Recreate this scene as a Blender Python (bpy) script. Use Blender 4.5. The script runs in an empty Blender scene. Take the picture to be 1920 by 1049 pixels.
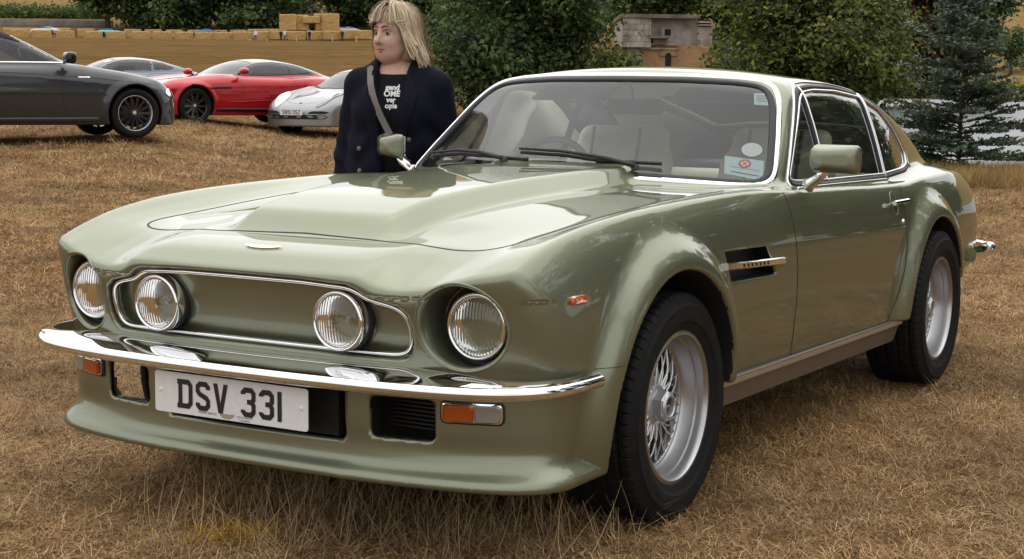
import bpy, bmesh, math, random
import numpy as np
from mathutils import Vector, Matrix, Quaternion
from mathutils.bvhtree import BVHTree

SC = bpy.context.scene
random.seed(7); RNG = np.random.default_rng(7)

# ---------------------------------------------------------------- camera (solved from the wheels, number plate and symmetric points of the car)
CAM_POS = np.array([4.058015, 2.694534, 1.200907])
CAM_YAW, CAM_PITCH, CAM_ROLL, CAM_F = math.radians(210.307), math.radians(-6.6258), math.radians(.6678), 2961.09
def cam_axes():
    cy, sy, cp, sp = math.cos(CAM_YAW), math.sin(CAM_YAW), math.cos(CAM_PITCH), math.sin(CAM_PITCH)
    f = np.array([cp*cy, cp*sy, sp]); r = np.array([sy, -cy, 0]); u = np.cross(r, f); c, s = math.cos(CAM_ROLL), math.sin(CAM_ROLL)
    return c*r + s*u, -s*r + c*u, f
_r, _u, _f = cam_axes()
cam_d = bpy.data.cameras.new('camera'); cam = bpy.data.objects.new('camera', cam_d); SC.collection.objects.link(cam)
cam.matrix_world = Matrix(((_r[0], _u[0], -_f[0], CAM_POS[0]), (_r[1], _u[1], -_f[1], CAM_POS[1]), (_r[2], _u[2], -_f[2], CAM_POS[2]), (0, 0, 0, 1)))
cam_d.sensor_width = 36; cam_d.lens = CAM_F/1920*36; cam_d.clip_start = .05; cam_d.clip_end = 3000
cam_d.dof.use_dof = False
SC.camera = cam
SC.render.resolution_x, SC.render.resolution_y = 1024, 559

# ---------------------------------------------------------------- overcast sky and a weak, very soft sun
SUN_EL, SUN_AZ = math.radians(60), math.radians(200)      # azimuth from +x towards +y
w = bpy.data.worlds.new('World'); SC.world = w; w.use_nodes = True
nt = w.node_tree; nt.nodes.clear()
sky = nt.nodes.new('ShaderNodeTexSky'); sky.sky_type = 'NISHITA'; sky.sun_disc = False
sky.sun_elevation = SUN_EL; sky.sun_rotation = math.pi/2 - SUN_AZ; sky.air_density = 1.0; sky.dust_density = 1.0; sky.ozone_density = 1.0
hs = nt.nodes.new('ShaderNodeHueSaturation'); hs.inputs['Saturation'].default_value = .16
tc = nt.nodes.new('ShaderNodeTexCoord'); mp = nt.nodes.new('ShaderNodeMapping'); mp.inputs['Scale'].default_value = (1, 1, 3.0)
cn = nt.nodes.new('ShaderNodeTexNoise'); cn.inputs['Scale'].default_value = 2.2; cn.inputs['Detail'].default_value = 5; cn.inputs['Roughness'].default_value = .5
cr = nt.nodes.new('ShaderNodeMapRange'); cr.inputs[1].default_value = .3; cr.inputs[2].default_value = .7; cr.inputs[3].default_value = .86; cr.inputs[4].default_value = 1.14
mul = nt.nodes.new('ShaderNodeMix'); mul.data_type = 'RGBA'; mul.blend_type = 'MULTIPLY'; mul.inputs['Factor'].default_value = 1
bg = nt.nodes.new('ShaderNodeBackground'); bg.inputs['Strength'].default_value = .15
out = nt.nodes.new('ShaderNodeOutputWorld'); L = nt.links
L.new(tc.outputs['Generated'], mp.inputs['Vector']); L.new(mp.outputs[0], cn.inputs['Vector']); L.new(cn.outputs['Fac'], cr.inputs[0])
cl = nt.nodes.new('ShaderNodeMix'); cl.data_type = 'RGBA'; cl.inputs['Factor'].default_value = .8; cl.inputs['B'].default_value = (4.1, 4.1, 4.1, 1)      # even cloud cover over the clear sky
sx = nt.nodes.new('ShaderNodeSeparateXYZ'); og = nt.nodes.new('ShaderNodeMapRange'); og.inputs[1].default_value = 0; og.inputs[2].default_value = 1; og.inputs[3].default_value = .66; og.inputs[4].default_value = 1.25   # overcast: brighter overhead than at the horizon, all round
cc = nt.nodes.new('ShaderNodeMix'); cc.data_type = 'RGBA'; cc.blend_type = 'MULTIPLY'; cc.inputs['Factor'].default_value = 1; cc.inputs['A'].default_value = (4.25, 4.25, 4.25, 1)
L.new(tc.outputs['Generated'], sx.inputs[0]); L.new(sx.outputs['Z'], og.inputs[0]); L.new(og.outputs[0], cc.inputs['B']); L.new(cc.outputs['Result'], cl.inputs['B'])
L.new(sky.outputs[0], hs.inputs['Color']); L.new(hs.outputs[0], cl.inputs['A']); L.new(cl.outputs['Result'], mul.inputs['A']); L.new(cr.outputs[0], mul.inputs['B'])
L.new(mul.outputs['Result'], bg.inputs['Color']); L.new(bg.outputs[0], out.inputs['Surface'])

sun_d = bpy.data.lights.new('sun', 'SUN'); sun_d.energy = .5; sun_d.angle = math.radians(100); sun_d.color = (1, .96, .9)
sun = bpy.data.objects.new('sun', sun_d); SC.collection.objects.link(sun)
_d = Vector((math.cos(SUN_EL)*math.cos(SUN_AZ), math.cos(SUN_EL)*math.sin(SUN_AZ), math.sin(SUN_EL)))
sun.rotation_euler = _d.to_track_quat('Z', 'Y').to_euler()

SC.view_settings.view_transform = 'Standard'; SC.view_settings.look = 'None'; SC.view_settings.exposure = 1.07; SC.view_settings.gamma = 1
SC.view_settings.use_curve_mapping = False
SC.render.engine = 'CYCLES'
SC.cycles.max_bounces = 10; SC.cycles.transparent_max_bounces = 24; SC.cycles.transmission_bounces = 8; SC.cycles.glossy_bounces = 5; SC.cycles.diffuse_bounces = 3
SC.cycles.caustics_reflective = False; SC.cycles.caustics_refractive = False
# ---------------------------------------------------------------- numeric helpers
def pchip(xs, ys, q):
    xs = np.asarray(xs, float); ys = np.asarray(ys, float)
    if xs[0] > xs[-1]: xs = xs[::-1]; ys = ys[::-1]
    h = np.diff(xs); d = np.diff(ys) / h; m = np.zeros_like(ys)
    for i in range(1, len(xs) - 1):
        if d[i-1] * d[i] > 0:
            w1 = 2*h[i] + h[i-1]; w2 = h[i] + 2*h[i-1]
            m[i] = (w1 + w2) / (w1/d[i-1] + w2/d[i])
    m[0] = d[0]; m[-1] = d[-1]
    q = np.clip(q, xs[0], xs[-1]); k = np.clip(np.searchsorted(xs, q) - 1, 0, len(xs) - 2)
    t = (q - xs[k]) / h[k]; t2 = t*t; t3 = t2*t
    return ((2*t3-3*t2+1)*ys[k] + (t3-2*t2+t)*h[k]*m[k] + (-2*t3+3*t2)*ys[k+1] + (t3-t2)*h[k]*m[k+1])

def gsmooth(a, s, axis=0):
    if s <= 0: return a
    n = int(3*s) + 1; k = np.exp(-.5*(np.arange(-n, n+1)/s)**2); k /= k.sum()
    return np.apply_along_axis(lambda v: np.convolve(np.pad(v, n, 'reflect', reflect_type='odd') if len(v) > n else np.pad(v, n, 'edge'), k, 'valid'), axis, a)

def bw(t):
    t2 = t*t; t3 = t2*t
    return ((1-t)**3/6, (3*t3-6*t2+4)/6, (-3*t3+3*t2+3*t+1)/6, t3/6)

class S1:          # smooth 1-D curve through a table (C2 B-spline on a fine lookup table)
    def __init__(s, xs, ys, step=.01, sm=.02):
        s.x0 = min(xs) - .3; s.h = step; n = int((max(xs) + .3 - s.x0)/step) + 1
        s.t = gsmooth(pchip(xs, ys, s.x0 + step*np.arange(n)), sm/step); s.n = n
    def __call__(s, q):
        u = np.clip((q - s.x0)/s.h, 1, s.n - 3); i = u.astype(int); w = bw(u - i)
        return sum(w[k]*s.t[i + k - 1] for k in range(4))

class S2:          # smooth surface through a table of stations
    def __init__(s, xs, ys, tab, step=.01, smx=.03, smy=.012):
        tab = np.asarray(tab, float); s.h = step
        s.x0 = min(xs) - .2; nx = int((max(xs) + .2 - s.x0)/step) + 1
        s.y0 = min(ys) - .1; ny = int((max(ys) + .1 - s.y0)/step) + 1
        qx = s.x0 + step*np.arange(nx); qy = s.y0 + step*np.arange(ny)
        A = np.stack([pchip(ys, r, qy) for r in tab]); B = np.stack([pchip(xs, A[:, j], qx) for j in range(ny)], 1)
        s.t = gsmooth(gsmooth(B, smx/step, 0), smy/step, 1); s.nx, s.ny = nx, ny
    def __call__(s, x, y):
        u = np.clip((x - s.x0)/s.h, 1, s.nx - 3); v = np.clip((y - s.y0)/s.h, 1, s.ny - 3)
        i = u.astype(int); j = v.astype(int); a = bw(u - i); b = bw(v - j); r = 0
        for p in range(4):
            for q in range(4): r = r + a[p]*b[q]*s.t[i + p - 1, j + q - 1]
        return r

def smax(a, b, k):
    h = np.maximum(k - np.abs(a - b), 0)/k
    return np.maximum(a, b) + h*h*k*.25
def smin(a, b, k): return -smax(-a, -b, k)
def sstep(t): t = np.clip(t, 0, 1); return t*t*(3 - 2*t)

def poly_sdf(px, py, poly):
    poly = np.asarray(poly, float); d = np.full(px.shape, 1e9); s = np.ones(px.shape)
    n = len(poly)
    for i in range(n):
        a = poly[i]; b = poly[i-1]; e = b - a; wx = px - a[0]; wy = py - a[1]
        t = np.clip((wx*e[0] + wy*e[1])/(e@e + 1e-12), 0, 1)
        d = np.minimum(d, (wx - e[0]*t)**2 + (wy - e[1]*t)**2)
        c1 = py >= a[1]; c2 = py < b[1]; c3 = e[0]*wy > e[1]*wx
        s = np.where((c1 & c2 & c3) | (~c1 & ~c2 & ~c3), -s, s)
    return s*np.sqrt(d)

def grad(f, P, e=.002):
    g = np.empty_like(P)
    for a in range(3):
        d = np.zeros(3); d[a] = e
        g[:, a] = (f(P + d) - f(P - d))/(2*e)
    return g

def project(f, P, it=3, lim=.03, e=.002):
    P = np.array(P, float)
    for _ in range(it):
        v = f(P); g = grad(f, P, e); st = (v/np.maximum((g*g).sum(1), .05))[:, None]*g
        l = np.linalg.norm(st, axis=1, keepdims=True); st *= np.minimum(1, lim/np.maximum(l, 1e-9))
        P = P - st
    return P

def surface_nets(f, lo, hi, h, half=True, lip=1.7, it=2):
    """Quad mesh of f = 0; with half=True f is symmetric in y and only y >= 0 is made, vertices at y = 0 welded there."""
    B = 8; lo = np.array(lo, float); hi = np.array(hi, float)
    if half: lo[1] = -.5*h
    nb = np.ceil((hi - lo)/(h*B)).astype(int)
    I = np.stack(np.meshgrid(*[np.arange(n) for n in nb], indexing='ij'), -1).reshape(-1, 3)
    c = lo + (I + .5)*B*h; keep = np.abs(f(c)) < B*h*.87*lip; I = I[keep]
    r = np.arange(B + 1); off = np.stack(np.meshgrid(r, r, r, indexing='ij'), -1).reshape(-1, 3)
    V = []; allk = []; ex = []; N = nb*B + 2
    key = lambda a: (a[..., 0]*N[1] + a[..., 1])*N[2] + a[..., 2]
    for s in range(0, len(I), 600):
        J = I[s:s+600]; nodes = (J[:, None]*B + off[None])
        F = f((lo + nodes.reshape(-1, 3)*h)).reshape(len(J), B+1, B+1, B+1)
        neg = F < 0
        cnt = np.zeros((len(J), B, B, B), int); acc = np.zeros((len(J), B, B, B, 3)); w = np.zeros((len(J), B, B, B))
        sl = lambda d: slice(d, B + d)
        for d in np.ndindex(2, 2, 2): cnt += neg[:, sl(d[0]), sl(d[1]), sl(d[2])]
        act = (cnt > 0) & (cnt < 8)
        for ax in range(3):
            o = [a for a in range(3) if a != ax]
            for d1 in (0, 1):
                for d2 in (0, 1):
                    d = [0, 0, 0]; d[o[0]] = d1; d[o[1]] = d2; e = list(d); e[ax] = 1
                    f0 = F[:, sl(d[0]), sl(d[1]), sl(d[2])]; f1 = F[:, sl(e[0]), sl(e[1]), sl(e[2])]
                    m = (f0 < 0) != (f1 < 0); t = np.where(m, f0/np.where(m, f0 - f1, 1), 0)
                    w += m
                    for a in range(3): acc[..., a] += np.where(m, d[a] + (t if a == ax else 0), 0)
        b, i, j, k = np.nonzero(act); cell = J[b]*B + np.stack([i, j, k], 1)
        V.append(lo + (cell + acc[b, i, j, k]/w[b, i, j, k][:, None])*h); allk.append(key(cell + 1))
        for ax in range(3):
            e = [0, 0, 0]; e[ax] = 1
            f0 = F[:, :B, :B, :B]; f1 = F[:, e[0]:B+e[0], e[1]:B+e[1], e[2]:B+e[2]]
            m = (f0 < 0) != (f1 < 0); b, i, j, k = np.nonzero(m)
            ex.append((ax, J[b]*B + np.stack([i, j, k], 1), f0[b, i, j, k] < 0))
    V = np.concatenate(V); allk = np.concatenate(allk); order = np.argsort(allk); allk = allk[order]; V = V[order]
    Q = []
    for ax, nd, inside in ex:
        o1, o2 = [(1, 2), (2, 0), (0, 1)][ax]; ids = []
        for (a, b) in ((0, 0), (-1, 0), (-1, -1), (0, -1)):
            cc = nd + 1; cc = cc.copy(); cc[:, o1] += a; cc[:, o2] += b
            kk = key(cc); p = np.clip(np.searchsorted(allk, kk), 0, len(allk)-1); ids.append(np.where(allk[p] == kk, p, -1))
        q = np.stack(ids, 1); ok = (q >= 0).all(1); q = q[ok]; ins = inside[ok]
        q[~ins] = q[~ins][:, ::-1]; Q.append(q)
    Q = np.concatenate(Q)
    if half: mid = np.abs(V[:, 1]) < .5*h
    V = project(f, V, it, h)
    if half: V[mid, 1] = 0
    return V, Q

def mirror(V, Q, N):
    """Full mesh from a y >= 0 half whose middle vertices lie on y = 0."""
    mid = V[:, 1] == 0; n = len(V); idx = np.arange(n); mi = np.full(n, -1); side = ~mid
    mi[mid] = idx[mid]; mi[side] = n + np.arange(side.sum())
    V2 = np.concatenate([V, V[side]*[1, -1, 1]]); N2 = np.concatenate([N, N[side]*[1, -1, 1]])
    keep = ~(mid[Q].all(1)); Qm = mi[Q[keep]][:, ::-1]
    return V2, np.concatenate([Q, Qm]), N2

# ---------------------------------------------------------------- scene helpers
COL = bpy.context.scene.collection
def link(o, parent=None):
    COL.objects.link(o)
    if parent is not None: o.parent = parent
    return o
def tag(o, label=None, cat=None, group=None, kind=None):
    if label: o['label'] = label
    if cat: o['category'] = cat
    if group: o['group'] = group
    if kind: o['kind'] = kind
    return o
def empty(name, loc=(0, 0, 0), rz=0, label=None, cat=None, group=None, parent=None):
    o = bpy.data.objects.new(name, None); o.location = loc; o.rotation_euler = (0, 0, rz); o.empty_display_size = .1
    link(o, parent); return tag(o, label, cat, group)
def mesh_np(name, V, F, N=None, smooth=True):
    """Mesh from numpy arrays; F is (n,3) or (n,4) or a list of faces."""
    me = bpy.data.meshes.new(name)
    V = np.asarray(V, np.float32)
    if isinstance(F, np.ndarray) and F.ndim == 2:
        n, k = F.shape; me.vertices.add(len(V)); me.vertices.foreach_set('co', V.ravel())
        me.loops.add(n*k); me.loops.foreach_set('vertex_index', F.astype(np.int32).ravel())
        me.polygons.add(n); me.polygons.foreach_set('loop_start', (np.arange(n)*k).astype(np.int32))
        me.update(calc_edges=True)
    else:
        me.from_pydata([tuple(map(float, v)) for v in V], [], [tuple(int(i) for i in f) for f in F]); me.update()
    if len(me.polygons): me.polygons.foreach_set('use_smooth', [smooth]*len(me.polygons))
    if N is not None:
        me.normals_split_custom_set_from_vertices(np.asarray(N, np.float32))
    return me
def obj(name, me, mat=None, parent=None, loc=None, rz=None):
    o = bpy.data.objects.new(name, me); link(o, parent)
    if mat is not None:
        me.materials.clear()
        for m in (mat if isinstance(mat, (list, tuple)) else [mat]): me.materials.append(m)
    if loc is not None: o.location = loc
    if rz is not None: o.rotation_euler = (0, 0, rz)
    return o
def sub_mesh(name, V, Q, N, fm, smooth=True):
    q = Q[fm]; u, inv = np.unique(q, return_inverse=True)
    return mesh_np(name, V[u], inv.reshape(q.shape), None if N is None else N[u], smooth)

class MB:
    """Collects simple solids into one mesh."""
    def __init__(s): s.v = []; s.f = []
    def add(s, V, F):
        n = len(s.v); s.v += [tuple(map(float, p)) for p in V]; s.f += [tuple(int(i) + n for i in f) for f in F]; return s
    def box(s, c, d, R=None):
        c = np.array(c, float); d = np.array(d, float)/2
        V = np.array([[x, y, z] for x in (-1, 1) for y in (-1, 1) for z in (-1, 1)])*d
        if R is not None: V = V@np.array(R).T
        return s.add(V + c, [(0, 1, 3, 2), (4, 6, 7, 5), (0, 4, 5, 1), (2, 3, 7, 6), (0, 2, 6, 4), (1, 5, 7, 3)])
    def bbox(s, c, d, b=.01, R=None):
        """box with chamfered edges"""
        c = np.array(c, float); d = np.array(d, float)/2; b = min(b, d.min()*.9); V = []; ix = {}
        for sx in (-1, 1):
            for sy in (-1, 1):
                for sz in (-1, 1):
                    sg = np.array([sx, sy, sz])
                    for a in range(3):
                        p = d - b; p[a] = d[a]; ix[(sx, sy, sz, a)] = len(V); V.append(p*sg)
        V = np.array(V); F = []
        for a in range(3):
            o1, o2 = [(1, 2), (2, 0), (0, 1)][a]
            for sg in (-1, 1):
                q = []
                for (u, w) in ((-1, -1), (1, -1), (1, 1), (-1, 1)):
                    t = [0, 0, 0]; t[a] = sg; t[o1] = u; t[o2] = w; q.append(ix[(*t, a)])
                F.append(q if sg > 0 else q[::-1])
                # edges along axis a
            for u in (-1, 1):
                for w in (-1, 1):
                    t0 = [0, 0, 0]; t0[a] = -1; t0[o1] = u; t0[o2] = w; t1 = list(t0); t1[a] = 1
                    q = [ix[(*t0, o1)], ix[(*t1, o1)], ix[(*t1, o2)], ix[(*t0, o2)]]
                    F.append(q if u*w < 0 else q[::-1])
        for sx in (-1, 1):
            for sy in (-1, 1):
                for sz in (-1, 1):
                    q = [ix[(sx, sy, sz, 0)], ix[(sx, sy, sz, 1)], ix[(sx, sy, sz, 2)]]
                    F.append(q if sx*sy*sz > 0 else q[::-1])
        if R is not None: V = V@np.array(R).T
        return s.add(V + c, F)
    def tube(s, P, r, n=8, cap=True, closed=False):
        P = np.array(P, float); m = len(P); r = np.broadcast_to(np.asarray(r, float), (m,)); V = []
        T = np.gradient(P, axis=0) if not closed else np.roll(P, -1, 0) - np.roll(P, 1, 0)
        T /= np.linalg.norm(T, axis=1, keepdims=True) + 1e-12
        up = np.array([0, 0, 1.]) if abs(T[0][2]) < .9 else np.array([1., 0, 0]); a = np.cross(T[0], up)
        for i in range(m):
            a = a - T[i]*(a@T[i]); a /= np.linalg.norm(a) + 1e-12; b = np.cross(T[i], a)
            for k in range(n):
                t = 2*math.pi*k/n; V.append(P[i] + r[i]*(math.cos(t)*a + math.sin(t)*b))
        F = []; mm = m if closed else m - 1
        for i in range(mm):
            for k in range(n):
                i2 = (i + 1) % m; F.append((i*n + k, i*n + (k+1) % n, i2*n + (k+1) % n, i2*n + k))
        if cap and not closed: F += [tuple(range(n))[::-1], tuple(range((m-1)*n, m*n))]
        return s.add(V, F)
    def lathe(s, prof, n=32, c=(0, 0, 0), axis=1, close=True):
        """revolve (r, h) profile round an axis"""
        V = []; F = []; m = len(prof); o = [(1, 2), (2, 0), (0, 1)][axis]
        for k in range(n):
            t = 2*math.pi*k/n
            for (r, h) in prof:
                p = [0, 0, 0]; p[axis] = h; p[o[0]] = r*math.cos(t); p[o[1]] = r*math.sin(t); V.append(np.array(p) + c)
        for k in range(n):
            for i in range(m - 1):
                F.append((k*m + i, k*m + i + 1, ((k+1) % n)*m + i + 1, ((k+1) % n)*m + i)[::-1])
        return s.add(V, F)
    def prism(s, poly, x0, x1, axis=0):
        """extrude a polygon given in the two other axes (cyclic order)"""
        o = [(1, 2), (2, 0), (0, 1)][axis]; n = len(poly); V = []
        for h in (x0, x1):
            for (a, b) in poly:
                p = [0, 0, 0]; p[axis] = h; p[o[0]] = a; p[o[1]] = b; V.append(p)
        F = [tuple(range(n))[::-1], tuple(range(n, 2*n))] + [(i, (i+1) % n, n + (i+1) % n, n + i) for i in range(n)]
        return s.add(V, F)
    def sweep(s, P, Nn, prof, closed=False, cap=True):
        """sweep a 2-D profile (side, out) along points P with surface normals Nn"""
        P = np.array(P, float); Nn = np.array(Nn, float); m = len(P); n = len(prof)
        T = (np.roll(P, -1, 0) - np.roll(P, 1, 0)) if closed else np.gradient(P, axis=0)
        T /= np.linalg.norm(T, axis=1, keepdims=True) + 1e-12
        S = np.cross(T, Nn); S /= np.linalg.norm(S, axis=1, keepdims=True) + 1e-12; U = np.cross(S, T)
        V = []
        for i in range(m):
            for (a, b) in prof: V.append(P[i] + a*S[i] + b*U[i])
        F = []
        for i in range(m if closed else m - 1):
            i2 = (i+1) % m
            for k in range(n): F.append((i*n + k, i*n + (k+1) % n, i2*n + (k+1) % n, i2*n + k)[::-1])
        if cap and not closed: F += [tuple(range(n)), tuple(range((m-1)*n, m*n))[::-1]]
        return s.add(V, F)
    def build(s, name, mat, parent=None, smooth=True, auto=None, loc=None, rz=None):
        me = mesh_np(name, np.array(s.v), s.f, None, smooth)
        if auto: me.set_sharp_from_angle(angle=math.radians(auto))
        return obj(name, me, mat, parent, loc, rz)

ORD = 'first second third fourth fifth sixth seventh eighth ninth tenth eleventh twelfth thirteenth fourteenth fifteenth sixteenth seventeenth eighteenth nineteenth twentieth'.split()
def copy_tree(o, parent=None):
    c = o.copy(); COL.objects.link(c); c.parent = parent
    for ch in [x for x in o.children]: copy_tree(ch, c)
    return c
def resample(P, n, closed=False):
    P = np.array(P, float)
    if closed: P = np.vstack([P, P[:1]])
    d = np.r_[0, np.cumsum(np.linalg.norm(np.diff(P, axis=0), axis=1))]
    q = np.linspace(0, d[-1], n + (1 if closed else 0))[:n]
    return np.stack([np.interp(q, d, P[:, a]) for a in range(P.shape[1])], 1)
def smooth_path(P, n, closed=False, sm=2.0):
    Q = resample(P, n, closed)
    k = int(3*sm) + 1; w = np.exp(-.5*(np.arange(-k, k+1)/sm)**2); w /= w.sum(); R = np.zeros_like(Q)
    for j, ww in zip(range(-k, k+1), w):
        R += ww*(np.roll(Q, j, 0) if closed else Q[np.clip(np.arange(n) - j, 0, n-1)])
    if not closed: R[0] = Q[0]; R[-1] = Q[-1]
    return R

# ---------------------------------------------------------------- materials
def new_mat(name):
    m = bpy.data.materials.new(name); m.use_nodes = True; nt = m.node_tree
    return m, nt, nt.nodes['Principled BSDF'], nt.links
def mat(name, col, rough=.5, metal=0, coat=0, coat_rough=.03, spec=None, noise=None, bump=None, trans=0, ior=None, emit=None, alpha=None, sheen=0):
    """noise = (scale, amount, second colour or None); bump = (scale, strength, distance)"""
    m, nt, b, L = new_mat(name)
    b.inputs['Base Color'].default_value = (*col, 1); b.inputs['Roughness'].default_value = rough; b.inputs['Metallic'].default_value = metal
    b.inputs['Coat Weight'].default_value = coat; b.inputs['Coat Roughness'].default_value = coat_rough
    if spec is not None: b.inputs['Specular IOR Level'].default_value = spec
    if trans: b.inputs['Transmission Weight'].default_value = trans
    if ior: b.inputs['IOR'].default_value = ior
    if sheen: b.inputs['Sheen Weight'].default_value = sheen
    if emit: b.inputs['Emission Color'].default_value = (*emit[0], 1); b.inputs['Emission Strength'].default_value = emit[1]
    if alpha is not None: b.inputs['Alpha'].default_value = alpha
    tc = nt.nodes.new('ShaderNodeTexCoord')
    if noise:
        n = nt.nodes.new('ShaderNodeTexNoise'); n.inputs['Scale'].default_value = noise[0]; n.inputs['Detail'].default_value = 6
        L.new(tc.outputs['Object'], n.inputs['Vector'])
        r = nt.nodes.new('ShaderNodeMapRange'); r.inputs[1].default_value = .3; r.inputs[2].default_value = .7
        L.new(n.outputs['Fac'], r.inputs[0])
        mx = nt.nodes.new('ShaderNodeMix'); mx.data_type = 'RGBA'
        c2 = noise[2] if len(noise) > 2 and noise[2] else tuple(c*(1 - noise[1]) for c in col)
        c1 = col if len(noise) > 2 and noise[2] else tuple(min(1, c*(1 + noise[1])) for c in col)
        mx.inputs['A'].default_value = (*c1, 1); mx.inputs['B'].default_value = (*c2, 1)
        L.new(r.outputs[0], mx.inputs['Factor']); L.new(mx.outputs['Result'], b.inputs['Base Color'])
    if bump:
        n = nt.nodes.new('ShaderNodeTexNoise'); n.inputs['Scale'].default_value = bump[0]; n.inputs['Detail'].default_value = 4
        L.new(tc.outputs['Object'], n.inputs['Vector'])
        bp = nt.nodes.new('ShaderNodeBump'); bp.inputs['Strength'].default_value = bump[1]; bp.inputs['Distance'].default_value = bump[2]
        L.new(n.outputs['Fac'], bp.inputs['Height']); L.new(bp.outputs['Normal'], b.inputs['Normal'])
    return m
# ---------------------------------------------------------------- shared materials
M = {}
def make_paint(name, col, metal=.55, rough=.3, flake=.06):
    m, nt, b, L = new_mat(name)
    tc = nt.nodes.new('ShaderNodeTexCoord'); v = nt.nodes.new('ShaderNodeTexNoise'); v.inputs['Scale'].default_value = 900; v.inputs['Detail'].default_value = 2
    L.new(tc.outputs['Object'], v.inputs['Vector'])
    n2 = nt.nodes.new('ShaderNodeTexNoise'); n2.inputs['Scale'].default_value = 3; n2.inputs['Detail'].default_value = 5
    L.new(tc.outputs['Object'], n2.inputs['Vector'])
    mx = nt.nodes.new('ShaderNodeMix'); mx.data_type = 'RGBA'
    mx.inputs['A'].default_value = (*[c*(1 - flake) for c in col], 1); mx.inputs['B'].default_value = (*[min(1, c*(1 + flake)) for c in col], 1)
    L.new(v.outputs['Fac'], mx.inputs['Factor']); L.new(mx.outputs['Result'], b.inputs['Base Color'])
    r = nt.nodes.new('ShaderNodeMapRange'); r.inputs[3].default_value = rough - .04; r.inputs[4].default_value = rough + .06
    L.new(n2.outputs['Fac'], r.inputs[0]); L.new(r.outputs[0], b.inputs['Roughness'])
    b.inputs['Specular Tint'].default_value = (*[min(1, c*1.7) for c in col], 1)
    b.inputs['Metallic'].default_value = metal; b.inputs['Coat Weight'].default_value = 1; b.inputs['Coat Roughness'].default_value = .025; b.inputs['Coat IOR'].default_value = 1.42
    return m
def make_glass(name, tint, ior=1.5, rough=0, wave=None, boost=1.0, haze=0):
    """thin sheet: tinted see-through plus mirror reflection after Fresnel"""
    m, nt, b, L = new_mat(name); nt.nodes.remove(b); o = nt.nodes['Material Output']
    t = nt.nodes.new('ShaderNodeBsdfTransparent'); t.inputs[0].default_value = (*tint, 1)
    g = nt.nodes.new('ShaderNodeBsdfGlossy'); g.inputs['Roughness'].default_value = rough
    f = nt.nodes.new('ShaderNodeFresnel'); f.inputs['IOR'].default_value = ior
    mx = nt.nodes.new('ShaderNodeMixShader'); L.new(f.outputs[0], mx.inputs[0])
    if boost != 1:
        mm = nt.nodes.new('ShaderNodeMath'); mm.operation = 'MULTIPLY'; mm.use_clamp = True; mm.inputs[1].default_value = boost
        L.new(f.outputs[0], mm.inputs[0]); L.new(mm.outputs[0], mx.inputs[0])
    L.new(t.outputs[0], mx.inputs[1]); L.new(g.outputs[0], mx.inputs[2]); last = mx
    if wave:
        tc = nt.nodes.new('ShaderNodeTexCoord'); wv = nt.nodes.new('ShaderNodeTexWave'); wv.bands_direction = 'Y'; wv.inputs['Scale'].default_value = wave; wv.inputs['Distortion'].default_value = .6
        bp = nt.nodes.new('ShaderNodeBump'); bp.inputs['Strength'].default_value = .5; bp.inputs['Distance'].default_value = .004
        L.new(tc.outputs['Object'], wv.inputs['Vector']); L.new(wv.outputs['Fac'], bp.inputs['Height']); L.new(bp.outputs[0], g.inputs['Normal'])
    if haze:
        d = nt.nodes.new('ShaderNodeBsdfDiffuse'); d.inputs[0].default_value = (.75, .76, .74, 1)  # pale diffuse colour mixed in as a painted veil of sky glare
        m2 = nt.nodes.new('ShaderNodeMixShader'); m2.inputs[0].default_value = haze
        L.new(last.outputs[0], m2.inputs[1]); L.new(d.outputs[0], m2.inputs[2]); last = m2
    L.new(last.outputs[0], o.inputs['Surface']); return m
M['paint'] = make_paint('sage_green_metallic_paint', (.240, .254, .178), .80, .38)
M['chrome'] = mat('chrome', (.86, .86, .87), .04, 1, noise=(40, .03))
M['steel'] = mat('brushed_aluminium', (.46, .46, .465), .36, 1, bump=(400, .05, .001))
M['silver'] = mat('silver_wheel_paint', (.52, .53, .54), .40, .7, coat=.4)
M['black'] = mat('black_plastic', (.012, .012, .013), .5)
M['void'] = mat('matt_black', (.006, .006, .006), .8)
M['rubber'] = mat('black_rubber', (.014, .014, .015), .55, bump=(120, .1, .002))
M['tyre'] = mat('tyre_rubber', (.008, .008, .0085), .72, noise=(25, .3), bump=(200, .12, .002))
M['glass'] = make_glass('window_glass', (.74, .82, .78), boost=1.8, haze=.012)
M['wsglass'] = make_glass('windscreen_glass', (.90, .94, .92), 1.55, boost=1.15, haze=.008)
M['lens'] = make_glass('ribbed_lamp_glass', (.93, .93, .92), 1.5, .02, wave=34, boost=1.5)
M['amber'] = mat('amber_lens', (.62, .105, .006), .12, trans=.35, coat=1)
M['clearlens'] = mat('clear_lens', (.30, .27, .25), .12, coat=1, bump=(150, .4, .004))
M['sill'] = mat('stone_guard_sill', (.16, .125, .10), .45, .3)
M['silltop'] = mat('satin_sill_strip', (.55, .55, .55), .3, .9)
M['leather'] = mat('cream_leather', (.72, .67, .53), .48, noise=(6, .06), bump=(180, .15, .002))
M['dash'] = mat('dark_blue_dash_leather', (.028, .033, .04), .55, bump=(200, .2, .002))
M['piping'] = mat('dark_piping', (.02, .02, .025), .5)
M['lining'] = mat('pale_headlining', (.66, .63, .54), .85, bump=(300, .1, .001))
M['carpet'] = mat('dark_carpet', (.02, .022, .025), .95)
M['plate'] = mat('white_reflective_plate', (.72, .72, .71), .35, noise=(60, .04))
M['ink'] = mat('black_ink', (.012, .012, .012), .4)
M['white'] = mat('white_plastic', (.8, .8, .8), .4)
M['paleblue'] = mat('pale_blue_paper', (.55, .72, .74), .6)
M['redink'] = mat('red_ink', (.45, .04, .05), .5)
M['goldink'] = mat('gold_ink', (.34, .29, .18), .5)
M['mirror'] = mat('mirror_glass', (.9, .9, .9), .01, 1)
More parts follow.
